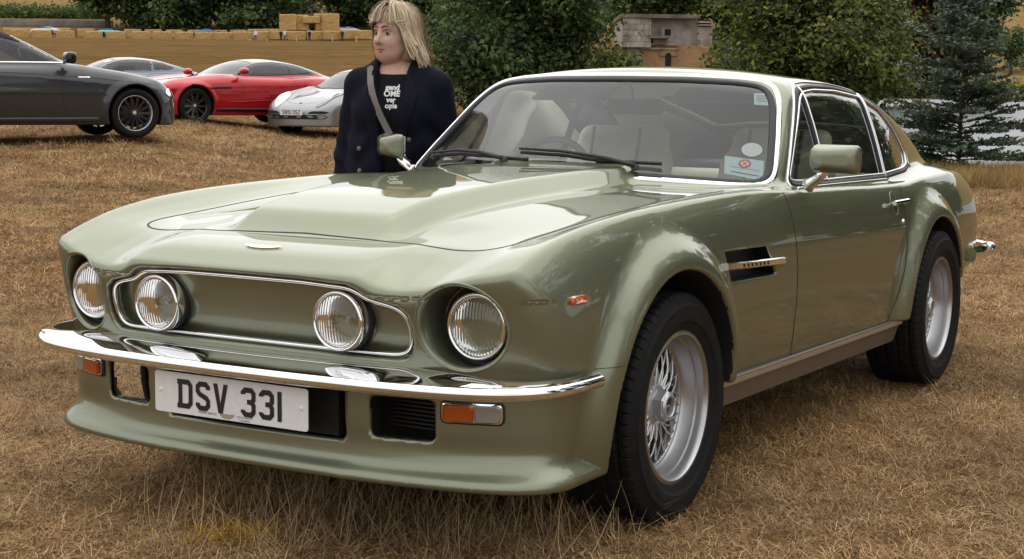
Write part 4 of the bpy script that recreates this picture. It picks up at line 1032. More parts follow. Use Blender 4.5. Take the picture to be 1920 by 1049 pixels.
def text_mesh(s, size, mat_, parent, name, M4, bold=0, spacing=1.0):
    cu = bpy.data.curves.new(name, 'FONT'); cu.body = s; cu.size = size; cu.align_x = 'CENTER'; cu.align_y = 'CENTER'; cu.offset = bold; cu.space_character = spacing; cu.resolution_u = 3
    o = bpy.data.objects.new(name, cu); COL.objects.link(o); dg = bpy.context.evaluated_depsgraph_get(); me = bpy.data.meshes.new_from_object(o.evaluated_get(dg))
    bpy.data.objects.remove(o); bpy.data.curves.remove(cu); me.name = name; me.transform(M4)
    return obj(name, me, mat_, parent)
YZ = Matrix(((0, 0, 1, 0), (1, 0, 0, 0), (0, 1, 0, 0), (0, 0, 0, 1)))       # text plane -> facing +x
pl = plate('DSV 331', 'number_plate', .52, .111, (.896, -.0126, .397), (0, 0, 0), CAR, M['plate'], M['ink'])
text_mesh('WORKS SERVICE', .0085, M['ink'], pl, 'dealer_print', Matrix.Translation((.0006, -.075, -.044)) @ YZ)
text_mesh('ASTON MARTIN', .0072, M['ink'], pl, 'dealer_print', Matrix.Translation((.0006, .052, -.043)) @ YZ)
text_mesh('LAGONDA', .0072, M['ink'], pl, 'dealer_print', Matrix.Translation((.0006, .052, -.051)) @ YZ)
wing = [(a*.42, b*.42) for a, b in bw_]; MB().add([(.0007, a - .008, b*1.3 - .0455) for a, b in wing], [tuple(range(len(wing)))[::-1]]).build('dealer_emblem', M['goldink'], pl, False)
# dark hanger bars behind the plate and radiator
MB().box((.80, 0, .40), (.02, .56, .16)).box((.70, .33, .42), (.02, .02, .12)).build('radiator_grille', M['void'], CAR, False)
ri = MB()
for k in range(9): ri.box((.70, .465, .345 + k*.011), (.012, .19, .004))
ri.build('oil_cooler', M['black'], CAR, False)
du = MB().bbox((.60, -.36, .43), (.1, .12, .14), .02).tube([(.62, -.42, .44), (.66, -.47, .41), (.66, -.50, .36), (.64, -.49, .30)], .02).tube([(.70, -.56, .425), (.66, -.40, .405)], .008); du.build('brake_duct', M['void'], CAR, False); MB().box((.58, .38, .40), (.05, .5, .3)).build('front_bulkhead', M['void'], CAR, False)
# ---- front indicators
def skin_pad(name, y0, y1, z0, z1, r, out0, out1, mat_, parent, s, n=10):
    """a rounded-rectangle pad lying on the nose skin"""
    cs = []
    for (sy, sz, a0) in ((1, 1, 0), (-1, 1, 90), (-1, -1, 180), (1, -1, 270)):
        for a in (0, 45, 90): cs.append(((y0+y1)/2 + sy*((y1-y0)/2 - r) + r*math.cos(math.radians(a0+a)), (z0+z1)/2 + sz*((z1-z0)/2 - r) + r*math.sin(math.radians(a0+a))))
    cs = resample(cs, 40, True); P_ = hit_x(cs[:, 0], cs[:, 1]); Nn = nrm(P_); cc = np.array([[(y0+y1)/2, (z0+z1)/2]]); 
    inner = cc + (cs - cc)*.86; Pi = hit_x(inner[:, 0], inner[:, 1]); Ni = nrm(Pi)
    A = P_ + Nn*out0; B_ = P_ + Nn*(out1*.6 + out0*.4); C_ = Pi + Ni*out1; k = len(cs)
    rows = [A, B_, C_] + [hit_x((cc + (cs-cc)*q)[:, 0], (cc + (cs-cc)*q)[:, 1]) + nrm(hit_x((cc + (cs-cc)*q)[:, 0], (cc + (cs-cc)*q)[:, 1]))*out1 for q in (.5, .02)]
    Vv = np.vstack(rows); Vv[:, 1] *= s; F_ = [(i*k + j, i*k + (j+1) % k, (i+1)*k + (j+1) % k, (i+1)*k + j) for i in range(len(rows)-1) for j in range(k)]
    return MB().add(Vv, F_ if s > 0 else [f[::-1] for f in F_]).build(name, mat_, parent, auto=40)
for s in (1, -1):
    ind = skin_pad('front_indicator', .574, .731, .383, .444, .012, -.004, .008, M['black'], CAR, s)
    skin_pad('indicator_rim', .580, .726, .388, .439, .010, .004, .012, M['chrome'], ind, s)
    skin_pad('amber_lens', .584, .660, .392, .435, .006, .006, .020, M['amber'], ind, s)
    skin_pad('clear_lens', .662, .722, .392, .435, .006, .006, .019, M['clearlens'], ind, s)
    MB().lathe([(.0005, .014), (.004, .012), (.004, .0)], 10, (.0, 0, 0), axis=0).build('lens_screw', M['steel'], ind, loc=(float(hit_x(np.array([.723]), np.array([.413]))[0, 0]) + .004, .723*s, .413))
    # amber side repeater
    t = np.linspace(0, 2*math.pi, 25)[:-1]; xs_ = .563 + .038*np.sign(np.cos(t))*np.abs(np.cos(t))**.5; zs_ = .692 + .012*np.sign(np.sin(t))*np.abs(np.sin(t))**.5
    P0 = hit_y(xs_, zs_); N0 = nrm(P0); P1 = hit_y(.563 + (xs_-.563)*.8, .692 + (zs_-.692)*.75); N1 = nrm(P1); pc = hit_y(np.array([.563]), np.array([.692])) + nrm(hit_y(np.array([.563]), np.array([.692])))*.013
    Vv = np.vstack([P0 - N0*.002, P0 + N0*.007, P1 + N1*.012, pc]); Vv[:, 1] *= s; k = 24
    MB().add(Vv, [(i*k + j, i*k + (j+1) % k, (i+1)*k + (j+1) % k, (i+1)*k + j) for i in range(2) for j in range(k)] + [(2*k + j, 2*k + (j+1) % k, 3*k) for j in range(k)]).build('side_repeater', M['amber'], CAR, auto=40)
    # stone-guard sill under the door
    xs_ = np.linspace(-.30, -2.185, 30); top_ = np.array([np.interp(x_, [-2.2, -.3], [.329, .352]) for x_ in xs_])
    Vs = []; pr = [(.862, .0), (.868, -.004), (.868, -.022), (.856, -.028), (.835, -.095), (.80, -.105), (.80, .01)]
    for x_, t_ in zip(xs_, top_): Vs += [(x_, a*s, t_ + b) for a, b in pr]
    k = len(pr); F_ = [(i*k + j, i*k + (j+1) % k, (i+1)*k + (j+1) % k, (i+1)*k + j) for i in range(len(xs_)-1) for j in range(k)] + [tuple(range(k))[::-1], tuple(range(len(Vs)-k, len(Vs)))]
    sl = MB().add(Vs, F_ if s < 0 else [f[::-1] for f in F_]).build('sill', M['sill'], CAR, False)
    MB().sweep([(x_, .8685*s, t_ - .012) for x_, t_ in zip(xs_, top_)], np.tile([0, float(s), 0], (30, 1)), rect_prof(.0105, 0, .003)).build('sill_strip', M['silltop'], sl, False)
    # door handle and lock
    xh = np.linspace(-2.01, -2.20, 12); Ph = hit_y(xh, np.full(12, .797), s); Nh = nrm(Ph)
    hd = MB().sweep(Ph + Nh*.020, Nh, [(-.008, -.006), (.008, -.006), (.009, .004), (.004, .009), (-.004, .009), (-.009, .004)]).build('door_handle', M['chrome'], DOOR[s], auto=40)
    for xx in (-2.04, -2.17):
        p0 = hit_y(np.array([xx]), np.array([.797]), s)[0]; MB().tube([p0, p0 + np.array([0, s*.022, 0])], .007).build('handle_post', M['chrome'], DOOR[s])
    tt = np.linspace(0, 2*math.pi, 29)[:-1]; pq = hit_y(-2.075 + .038*np.cos(tt), .797 + .045*np.sign(np.sin(tt))*np.abs(np.sin(tt))**.8, s)
    MB().tube(pq, .0022, 5, closed=True).build('handle_recess', M['paint'], DOOR[s])
    p0 = hit_y(np.array([-2.15]), np.array([.722]), s)[0]; MB().lathe([(.0005, .008), (.008, .007), (.011, .0)] if s > 0 else [(.011, .0), (.008, -.007), (.0005, -.008)], 16, p0, axis=1).build('door_lock', M['chrome'], DOOR[s])
# ---- door mirrors
for s in (1, -1):
    mir = lambda P: np.maximum.reduce([np.abs(P[:, 0])*0 - 1, smax(smax(np.abs(P[:, 1]) - (.098 - .25*np.maximum(P[:, 0], 0)), np.abs(P[:, 2]) - (.053 - .30*np.maximum(P[:, 0], 0)), .025), smax(P[:, 0] - .062 + .25*np.abs(P[:, 1] + .03*s), -P[:, 0] - .035, .012), .02)])
    Vm, Qm = surface_nets(mir, (-.06, -.13, -.08), (.09, .13, .08), .006, False)
    ob = obj('door_mirror', mesh_np('door_mirror', Vm, Qm), M['paint'], CAR, (-1.075, .945, 1.003) if s > 0 else (-1.13, -.905, 1.0)); ob.rotation_euler = (0, 0, -.12 if s > 0 else -.60); ob.scale = (.9, .88, .9)
    MB().prism([(-.086, -.043), (.086, -.043), (.086, .043), (-.086, .043)], -.037, -.0345).build('mirror_glass', M['mirror'], ob, False)
    MB().tube([(-.02, -.045*s, -.035), (-.03, -.075*s, -.07), (-.055, -.125*s, -.098), (-.06, -.14*s, -.106)], [.022, .018, .022, .030], 10).build('mirror_stalk', M['chrome'], ob)
# ---- wipers
ptop = np.array([(-.905, .35, .955), (-.83, .0, .960), (-.93, -.42, .955)])
def ws_pts(yz, off):
    a = np.array(yz); P_ = hit_x(a[:, 0], a[:, 1], up_f); return P_ + nrm(P_, up_f)*off
for yz in ([(.30, .945), (.18, .968), (.02, .985), (-.17, .99)], [(-.22, .955), (-.34, .972), (-.47, .975), (-.62, .960)]):
    wp = empty('wiper', parent=CAR); MB().tube(ws_pts(resample(yz, 14), .030), np.linspace(.009, .005, 14), 6).build('wiper_arm', M['black'], wp)
    a = resample(yz, 14); a = a[4:]; b_ = ws_pts([(a[0][0] + .22, a[0][1] - .005), *[tuple(q) for q in a], ], .012); b_ = resample(b_, 24)
    MB().tube(b_, .007, 6).build('wiper_blade', M['rubber'], wp)
    MB().lathe([(.0005, .02), (.012, .016), (.014, 0)], 12, ws_pts([yz[0]], .012)[0], axis=2).build('wiper_pivot', M['black'], wp)

# ---- wheels
def make_tyre(R=.331, rim=.218, w=.255, seg=660, name='tyre'):
    hw = w/2; prof = [(rim, .098), (rim + .004, .112), (rim + .02, hw*.93), (rim + .030, hw*.965), (rim + .032, hw*.985), (rim + .036, hw*.985), (rim + .038, hw*.99), (rim + .052, hw*1.0), (rim + .068, hw*.985), (rim + .071, hw*.995), (rim + .075, hw*.99), (rim + .077, hw*.965), (rim + .087, hw*.93), (R - .014, hw*.885), (R - .006, hw*.845)]
    tread = []; 
    for y_ in np.linspace(hw*.80, -hw*.80, 25): tread.append((R - .004*(y_/hw)**2, y_))
    full = prof + tread + [(a, -b) for a, b in prof[::-1]]; A = np.array(full); n = len(A)
    th = np.arange(seg)/seg*2*math.pi; Vv = np.zeros((seg, n, 3))
    for i in range(n):
        r = np.full(seg, A[i, 0]); y_ = A[i, 1]; u = np.abs(y_)/hw
        if A[i, 0] > R - .012:
            for g in (.22, .62):
                if abs(u - g) < .035: r -= .007
            ph = (th*66/(2*math.pi) + 1.1*u + (.5 if y_ < 0 else 0)) % 1
            r -= np.where((ph < .10) & (u > .30), .005, 0)
        if R - .03 < A[i, 0] <= R - .005 and u > .82:
            ph = (th*66/(2*math.pi) + 1.1*u + (.5 if y_ < 0 else 0)) % 1; r -= np.where(ph < .10, .0022, 0)
        Vv[:, i] = np.stack([r*np.cos(th), np.full(seg, y_), r*np.sin(th)], 1)
    idx = np.arange(seg*n).reshape(seg, n); nx_ = np.roll(idx, -1, 0)
    Qq = np.stack([idx[:, :-1], idx[:, 1:], nx_[:, 1:], nx_[:, :-1]], -1).reshape(-1, 4)
    me = mesh_np(name, Vv.reshape(-1, 3), Qq[:, ::-1]); me.set_sharp_from_angle(angle=math.radians(35)); return me
ME_TYRE = make_tyre()
rp = [(.205, -.10), (.190, -.07), (.183, -.02), (.178, .02), (.180, .024), (.196, .056), (.1985, .062), (.199, .090), (.204, .096), (.222, .100), (.2245, .106), (.222, .112), (.212, .115), (.205, .108), (.2035, .100)]
ME_RIM = None
def make_wheel(x, y, s, steer=0):
    global ME_RIM
    wh = empty('wheel', (x, y, .326), 0, parent=CAR)
    if ME_RIM is None:
        rm = MB().lathe([(.2215, .090), (.2245, .100), (.2235, .108), (.219, .1115), (.209, .1115), (.2055, .107), (.203, .094), (.2015, .080), (.196, .076), (.191, .045), (.186, .036), (.180, .034), (.177, .03), (.178, -.05), (.20, -.11)], 96, axis=1)
        o1 = rm.build('rim', M['steel'], wh, auto=40)
        lat = MB(); nsp = 18
        for lay in (0, 1):
            for k in range(nsp):
                a0 = 2*math.pi*k/nsp + lay*math.pi/nsp; d = (1 if lay else -1)*.20
                for dirn in (-1, 1):
                    pts = []
                    for t in np.linspace(0, 1, 4):
                        r = .052 + t*.128; a = a0 + dirn*.36*t; pts.append((r*math.cos(a), .040 - .010*lay - .014*t + (.008*math.sin(t*math.pi)), r*math.sin(a)))
                    lat.tube(pts, [.0034, .0028, .0026, .0030], 4)
        for k in range(40):
            a = 2*math.pi*k/40
            lat.lathe([(.0004, .0), (.0032, -.001), (.0035, -.006)], 6, (.172*math.cos(a), .037, .172*math.sin(a)), axis=1)
        o2 = lat.build('spoke_lattice', M['silver'], wh, auto=40)
        hb = MB().lathe([(.062, .02), (.062, .040), (.055, .046), (.040, .048)], 48, axis=1)
        hexa = [(.046*math.cos(math.radians(60*k + 30)), .046*math.sin(math.radians(60*k + 30))) for k in range(6)]
        hexs = [(.040*math.cos(math.radians(60*k + 30)), .040*math.sin(math.radians(60*k + 30))) for k in range(6)]
        V6 = [(a, .045, b) for a, b in hexa] + [(a, .075, b) for a, b in hexa] + [(a, .081, b) for a, b in hexs]
        hb.add(V6, [(i, (i+1) % 6, 6 + (i+1) % 6, 6 + i)[::-1] for i in range(6)] + [(6+i, 6 + (i+1) % 6, 12 + (i+1) % 6, 12 + i)[::-1] for i in range(6)])
        hb.lathe([(.040, .080), (.036, .086), (.030, .087), (.027, .084), (.0265, .07)], 32, axis=1)
        o3 = hb.build('hub_nut', M['silver'], wh, auto=35)
        o4 = MB().lathe([(.027, .074), (.020, .075), (.0004, .075)], 28, axis=1).build('hub_cap', M['ink'], wh)
        o5 = MB().add([(a*.3, .0765, b*.3) for a, b in bw_], [tuple(range(len(bw_)))]).build('hub_emblem', M['chrome'], wh, False)
        o6 = MB().lathe([(.16, -.03), (.158, -.02), (.08, -.02), (.08, .015), (.05, .02)], 48, axis=1).build('brake_disc', mat('dark_brake_metal', (.07, .07, .07), .5, .7), wh)
        ME_RIM = [o1.data, o2.data, o3.data, o4.data, o5.data, o6.data]
    else:
        for nm, me in zip(('rim', 'spoke_lattice', 'hub_nut', 'hub_cap', 'hub_emblem', 'brake_disc'), ME_RIM): obj(nm, me, None, wh)
    obj('tyre', ME_TYRE, M['tyre'] if not ME_TYRE.materials else None, wh)
    wh.rotation_euler = (0, 0, (0 if s > 0 else math.pi) + steer); return wh
for s in (1, -1):
    make_wheel(0, .765*s, s, 0); make_wheel(-2.61, .79*s, s)
# ---- rear bumper, lamps, exhausts
rb2 = [(-3.30, .865), (-3.45, .875), (-3.60, .862), (-3.72, .80), (-3.80, .66), (-3.84, .4), (-3.85, 0)]
rpth = smooth_path(rb2 + [(x_, -y_) for x_, y_ in rb2[-2::-1]], 90, False, 2)
T_ = np.gradient(rpth, axis=0); Nn = np.stack([T_[:, 1], -T_[:, 0], 0*T_[:, 0]], 1); Nn /= np.linalg.norm(Nn, axis=1, keepdims=True); Nn *= np.sign((rpth[:, 0] + 2.6)*Nn[:, 0] + rpth[:, 1]*Nn[:, 1])[:, None]
MB().sweep(np.c_[rpth, np.full(len(rpth), .495)], Nn, [(-.03, -.02), (.03, -.02), (.035, .0), (.02, .012), (-.02, .012), (-.035, .0)]).build('rear_bumper', M['chrome'], CAR, auto=50)
for s in (1, -1):
    P_ = hit_y(np.array([-3.22]), np.array([.50]), s)[0]
    b_ = MB(); prof = [(.0005, -.075), (.012, -.07), (.028, -.04), (.036, -.01), (.034, .03), (.022, .06), (.006, .075), (.0005, .076)]
    MB().lathe([(r*1.0, h) for r, h in prof], 20, axis=0).build('bumper_end_cap', M['chrome'], CAR, loc=(-3.66, .845*s, .495))
    MB().bbox((-3.735, .60*s, .66), (.03, .26, .09), .012).build('tail_lamp', mat('red_lamp_lens', (.4, .01, .01), .2, coat=1), CAR)
    MB().tube([(-3.3, .45*s, .27), (-3.78, .45*s, .27)], .035, 14, cap=False).build('exhaust_pipe', M['steel'], CAR)

# ---- cabin
def rb_(P, c_, h_, r): 
    q = np.abs(P - np.array(c_)) - np.array(h_) + r
    return np.linalg.norm(np.maximum(q, 0), axis=1) + np.minimum(q.max(1), 0) - r
m_in = (c[:, 2] > .36) & (c[:, 0] < -1.02) & (c[:, 0] > -3.25) & (fb > -.004) & ~m_ws & ~m_dlo & ~m_rw & (cn_[:, 2] > -.5)
q = Q[m_in][:, ::-1]; u, inv = np.unique(q, return_inverse=True)
li = inv.reshape(q.shape); Vi = V[u] - N[u]*.028
hl = obj('cabin_lining', mesh_np('cabin_lining', Vi, li, -N[u]), M['lining'], CAR)
MB().box((-1.95, 0, .33), (2.2, 1.5, .03)).box((-.98, 0, .60), (.06, 1.5, .52)).build('cabin_floor', M['carpet'], CAR, False)
dash = lambda P: smax(rb_(P, (-1.13, 0, .80), (.20, .72, .115), .06), P[:, 2] - .895 + .12*np.abs(P[:, 0] + 1.08), .02)
Vd, Qd = surface_nets(dash, (-1.4, -.8, .6), (-.85, .8, 1.0), .02, False); obj('dashboard', mesh_np('dashboard', Vd, Qd), M['dash'], CAR)
def seat_mesh(f, lo, hi, h=.018): 
    Vs_, Qs_ = surface_nets(f, lo, hi, h, False); return mesh_np('seat', Vs_, Qs_)
tilt = .30
def seatback(P):
    q = P.copy(); q[:, 0] = P[:, 0] + (P[:, 2] - .5)*tilt
    b_ = rb_(q, (0, 0, .64), (.065, .245, .22), .06); 
    return smin(b_, rb_(q, (-.015, 0, .86), (.055, .21, .10), .05), .05)
for y_ in (.36, -.36):
    st = empty('front_seat', (-1.98, y_, .12), parent=CAR)
    obj('seat_back', seat_mesh(seatback, (-.45, -.3, .3), (.25, .3, 1.1)), M['leather'], st)
    obj('seat_cushion', seat_mesh(lambda P: rb_(P, (.26, 0, .33), (.27, .25, .09), .06), (-.1, -.3, .2), (.6, .3, .5)), M['leather'], st)
    for dy in (-.11, .11): MB().tube([(.075 - (z_ - .5)*tilt - .01, dy, z_) for z_ in np.linspace(.45, .955, 12)], .008, 5).build('seat_piping', M['piping'], st)
obj('rear_seat', seat_mesh(lambda P: smin(rb_(P, (-2.72, 0, .66), (.09, .60, .22), .07), rb_(P, (-2.5, 0, .45), (.2, .6, .1), .06), .04), (-3.0, -.7, .3), (-2.2, .7, 1.0), .025), M['leather'], CAR)
MB().bbox((-2.98, 0, .895), (.40, 1.1, .03), .01).build('parcel_shelf', M['dash'], CAR)
swr = empty('steering_wheel', (-1.42, -.36, .86), parent=CAR); t = np.linspace(0, 2*math.pi, 41)[:-1]
MB().tube(np.stack([.19*np.sin(t)*-.42, .19*np.cos(t), .19*np.sin(t)*.9], 1), .015, 8, closed=True).build('wheel_rim', M['dash'], swr)
sp = MB()
for a in (0, math.pi, -math.pi/2): sp.tube([(0, 0, 0), (.19*math.sin(a)*-.42, .19*math.cos(a), .19*math.sin(a)*.9)], .012, 6)
sp.tube([(0, 0, 0), (.22, 0, -.1)], .03, 8); sp.build('wheel_spokes', M['dash'], swr)
im = empty('interior_mirror', (-1.52, -.02, 1.165), parent=CAR)
mh = MB().bbox((0, 0, 0), (.03, .245, .062), .012); mh.build('mirror_housing', M['dash'], im); MB().tube([(.01, 0, .02), (.045, 0, .085), (.10, 0, .108)], .007, 6).build('mirror_arm', M['dash'], im)
for s in (1, -1): MB().bbox((-1.56, .30*s, 1.215), (.14, .34, .016), .006, [[.94, 0, .34], [0, 1, 0], [-.34, 0, .94]]).build('sun_visor', M['lining'], CAR)
# screen stickers (inside face of the windscreen)
def sticker(name, yz, mat_, parent, off=-.0065, fan=None):
    a = np.array(yz); P_ = hit_x(a[:, 0], a[:, 1], up_f) + nrm(hit_x(a[:, 0], a[:, 1], up_f), up_f)*off
    return MB().add(P_, [tuple(range(len(a)))]).build(name, mat_, parent, False)
def rct(cy, cz, w_, h_, rot=0): 
    R_ = np.array([[math.cos(rot), -math.sin(rot)], [math.sin(rot), math.cos(rot)]]); return [tuple(np.array([cy, cz]) + R_@np.array([a*w_/2, b*h_/2])) for a, b in ((-1, -1), (1, -1), (1, 1), (-1, 1))]
t = np.linspace(0, 2*math.pi, 33)[:-1]

disc = sticker('tax_disc', [(.628 + .037*math.cos(a) - .45*.027*math.sin(a), 1.029 + .027*math.sin(a)) for a in t], M['ink'], CAR, -.006)
sticker('disc_paper', [(.628 + .032*math.cos(a) - .45*.023*math.sin(a), 1.029 + .023*math.sin(a)) for a in t], M['white'], disc, -.0052)
pas = sticker('show_pass', [(.582, .950), (.707, .928), (.682, .992), (.555, 1.008)], M['paleblue'], CAR, -.0055)
for k_ in range(2): sticker('pass_emblem_ring', [(.629 + (.019 - .006*k_)*math.cos(a) - .4*(.016 - .005*k_)*math.sin(a), .982 + (.014 - .0045*k_)*math.sin(a)) for a in t], (M['redink'], M['white'])[k_], pas, -.0047 + .0005*k_)
for r_ in (.7, -.7): sticker('pass_emblem_bar', rct(.629, .982, .024, .004, r_), M['redink'], pas, -.0036)
sticker('pass_script', [(.600, .9555), (.690, .9405), (.689, .9430), (.599, .9580)], M['dash'], pas, -.0045); sticker('pass_swoosh', [(.590, .972), (.685, .958), (.6845, .9595), (.5895, .9735)], M['goldink'], pas, -.0045)
rec_ = sticker('screen_permit', [(.560, 1.185), (.609, 1.182), (.586, 1.226), (.540, 1.225)], M['paleblue'], CAR, -.0055)
for k_ in range(3): sticker('permit_print', [(.556 + .006*k_ - .005, 1.217 - .009*k_), (.588 + .006*k_ - .005, 1.216 - .009*k_), (.589 + .006*k_ - .005, 1.214 - .009*k_), (.557 + .006*k_ - .005, 1.215 - .009*k_)], M['dash'], rec_, -.0047)
# ================================================================ parked cars in the field behind
class CarShape:
    def __init__(s, T, R, W, wb, xn, xt, wr, wgl, zsh, zb=.22, crown=.05, nose=(.10, .30), tailc=.12, fend=.03, tap=None, belt=.93, arch=.055, hip=.0):
        s.T = S1(*zip(*T), sm=.04); R = [(3., -.6), (R[0][0] + .45, R[0][1] - .42)] + list(R) + [(R[-1][0] - .45, R[-1][1] - .4), (-6., -.6)]; s.R = S1(*zip(*R), sm=.05); s.W = W; s.wb = wb; s.xn = xn; s.xt = xt; s.wr = wr; s.crown = crown; s.nose = nose; s.tailc = tailc; s.zb = zb
        s.GWf = S1(*zip(*wgl), sm=.02); s.fend = fend; s.zsh = S1(*zip(*zsh), sm=.04); s.tap = S1(*zip(*(tap or [(0, 0), (-4, 0)])), sm=.08); s.arch = arch; s.hip = hip
    def base(s, P):
        x, y, z = P[:, 0], np.sqrt(P[:, 1]**2 + 1e-8), P[:, 2]
        top = (z - s.T(x) - s.fend*np.exp(-((y - s.W*.74)/.13)**2)*sstep((x + 1.2)/.6)*sstep((s.xn - .1 - x)/.45) + s.crown*(y/s.W)**2)*.93
        t = z - s.zsh(x); g = np.where(t > 0, t*t*1.2 + t*.25, np.where(t < -.12, (t + .12)**2*.35, 0))
        wx = s.W - .10*sstep((x - (s.xn - .9))/1.0)*1.0 - .12*sstep((s.xt + .9 - x)/1.0)
        fl = 0
        for ax in (0, -s.wb):
            r = np.hypot(x - ax, z - s.wr); fl = np.maximum(fl, .028*sstep((s.wr + .17 - r)/.12))
        side = y - wx + g - fl - s.hip*np.exp(-((x + s.wb)/.5)**2 - ((z - .75)/.2)**2)
        f = smax(top, side, .09)
        f = smax(f, (x - (s.xn - s.nose[0]*(y/.7)**2 - s.nose[0]*.6*(y/.8)**6 - s.nose[1]*np.maximum(z - .45, 0)**1.5))*.9, .10)
        f = smax(f, (s.xt + s.tailc*(y/.7)**2 + .25*np.maximum(z - .75, 0) + .3*np.maximum(.45 - z, 0) - x)*.9, .10)
        f = smax(f, s.zb - z, .03)
        up = smax((z - s.R(x) + .07*(y/.6)**2)*.85, (y - s.GWf(z) + s.tap(x))*.95, .08); up = smax(up, .6 - z, .02)
        return smin(f, up, .05)
    def full(s, P):
        f = s.base(P); x, y, z = P[:, 0], np.abs(P[:, 1]), P[:, 2]
        for ax in (0, -s.wb):
            w = np.maximum(np.hypot(x - ax, z - s.wr) - s.wr - .045, .55*s.W - y); f = smax(f, -w, .015)
        return f
def bis(f, A, B_):
    lo_, hi_ = np.array(A, float), np.array(B_, float)
    for _ in range(30):
        m = (lo_ + hi_)/2; v = f(m)[:, None]; lo_ = np.where(v < 0, m, lo_); hi_ = np.where(v < 0, hi_, m)
    return lo_
def patch(name, f, poly, axis, sg, off, mat_, parent, n=36, dome=0, sm=.8, inner=0.):
    """sheet on the skin bounded by a polygon in the two other axes, seen along +-axis"""
    o = [a for a in range(3) if a != axis]; p = smooth_path(poly, n, True, sm); cc = p.mean(0); rows = []
    for q in (1.0, .72, .4, .02):
        a = cc + (p - cc)*q; A = np.zeros((n, 3)); A[:, o[0]] = a[:, 0]; A[:, o[1]] = a[:, 1]; A[:, axis] = inner; B_ = A.copy(); B_[:, axis] = 6*sg
        H_ = bis(f, A, B_); g = grad(f, H_, .01); g /= np.linalg.norm(g, axis=1, keepdims=True); rows.append(H_ + g*(off + dome*(1 - q*q)))
    H0 = rows[0]; g = grad(f, H0, .01); rows.insert(0, H0 - g/np.linalg.norm(g, axis=1, keepdims=True)*(off + .004)); V_ = np.vstack(rows)
    F_ = [(i*n + j, i*n + (j+1) % n, (i+1)*n + (j+1) % n, (i+1)*n + j) for i in range(len(rows)-1) for j in range(n)]
    o_ = MB().add(V_, F_).build(name, mat_, parent, auto=50); return o_
def strip_on(name, f, pts, axis, sg, w, out, mat_, parent, n=40, inner=0.):
    o = [a for a in range(3) if a != axis]; p = smooth_path(pts, n, False, 1.5); A = np.zeros((n, 3)); A[:, o[0]] = p[:, 0]; A[:, o[1]] = p[:, 1]; A[:, axis] = inner; B_ = A.copy(); B_[:, axis] = 6*sg
    H_ = bis(f, A, B_); g = grad(f, H_, .01); g /= np.linalg.norm(g, axis=1, keepdims=True)
    return MB().sweep(H_, g, rect_prof(w, -.006, out)).build(name, mat_, parent)
def bg_wheel(parent, x, y, R, s, spokes, mrim, width=.24, rimr=.72, lipmat=None):
    w_ = empty('wheel', (x, y, R - .005), 0 if s > 0 else math.pi, parent=parent)
    key = (round(R, 3), spokes, mrim.name)
    if key not in WCACHE:
        rr = R*rimr; hw = width/2
        a = MB().lathe([(rr, hw*.7), (rr + .01, hw*.92), (R*.86, hw), (R*.955, hw*.93), (R*.99, hw*.75), (R, 0), (R*.99, -hw*.75), (R*.95, -hw*.95), (rr, -hw*.8)], 56, axis=1).build('tyre', M['tyre'], w_)
        b_ = MB().lathe([(rr*1.005, hw*.72), (rr, hw*.84), (rr*.96, hw*.82), (rr*.93, hw*.5), (rr*.9, -hw*.6)], 56, axis=1).build('rim', lipmat or mrim, w_)
        sp = MB()
        for k in range(spokes):
            t = 2*math.pi*k/spokes; R_ = np.array([[math.cos(t), 0, -math.sin(t)], [0, 1, 0], [math.sin(t), 0, math.cos(t)]])
            L_ = rr*.80; V_ = np.array([(rr*.14, hw*.55, -.018), (rr*.14, hw*.55, .018), (rr*.94, hw*.62, .022), (rr*.94, hw*.62, -.022), (rr*.14, hw*.25, -.018), (rr*.14, hw*.25, .018), (rr*.94, hw*.4, .022), (rr*.94, hw*.4, -.022)])*np.array([1, 1, .75 if spokes > 10 else 1.1])
            sp.add(V_@R_.T, [(0, 1, 2, 3), (0, 4, 5, 1), (1, 5, 6, 2), (3, 2, 6, 7), (0, 3, 7, 4)])
        sp.lathe([(.0005, hw*.62), (.03, hw*.62), (rr*.2, hw*.56), (rr*.22, hw*.2)], 24, axis=1)
        c_ = sp.build('spokes', mrim, w_, False)
        d_ = MB().lathe([(.0005, hw*.1), (rr*.78, hw*.1), (rr*.78, 0)], 32, axis=1).build('brake_disc', M['dkmetal'], w_)
        e_ = MB().lathe([(.0005, hw*.66), (.02, hw*.655), (.026, hw*.62)], 16, axis=1).build('hub_cap', M['silver'], w_)
        WCACHE[key] = [(o.name.split('.')[0], o.data) for o in (a, b_, c_, d_, e_)]
    else:
        for nm, me_ in WCACHE[key]: obj(nm, me_, None, w_)
    return w_
WCACHE = {}
M['dkmetal'] = mat('dark_metal', (.06, .06, .06), .45, .7); M['blackrim'] = mat('gloss_black_wheel', (.012, .012, .013), .22, coat=.6); M['bgglass'] = make_glass('tinted_car_glass', (.45, .52, .50), 1.6, boost=1.3)
M['softtop'] = mat('black_soft_top', (.008, .008, .009), .85, bump=(90, .3, .004)); M['lampglass'] = make_glass('clear_lamp_cover', (.95, .96, .97), 1.5); M['lampin'] = mat('lamp_reflector', (.80, .81, .82), .3, .1, noise=(10, .3))
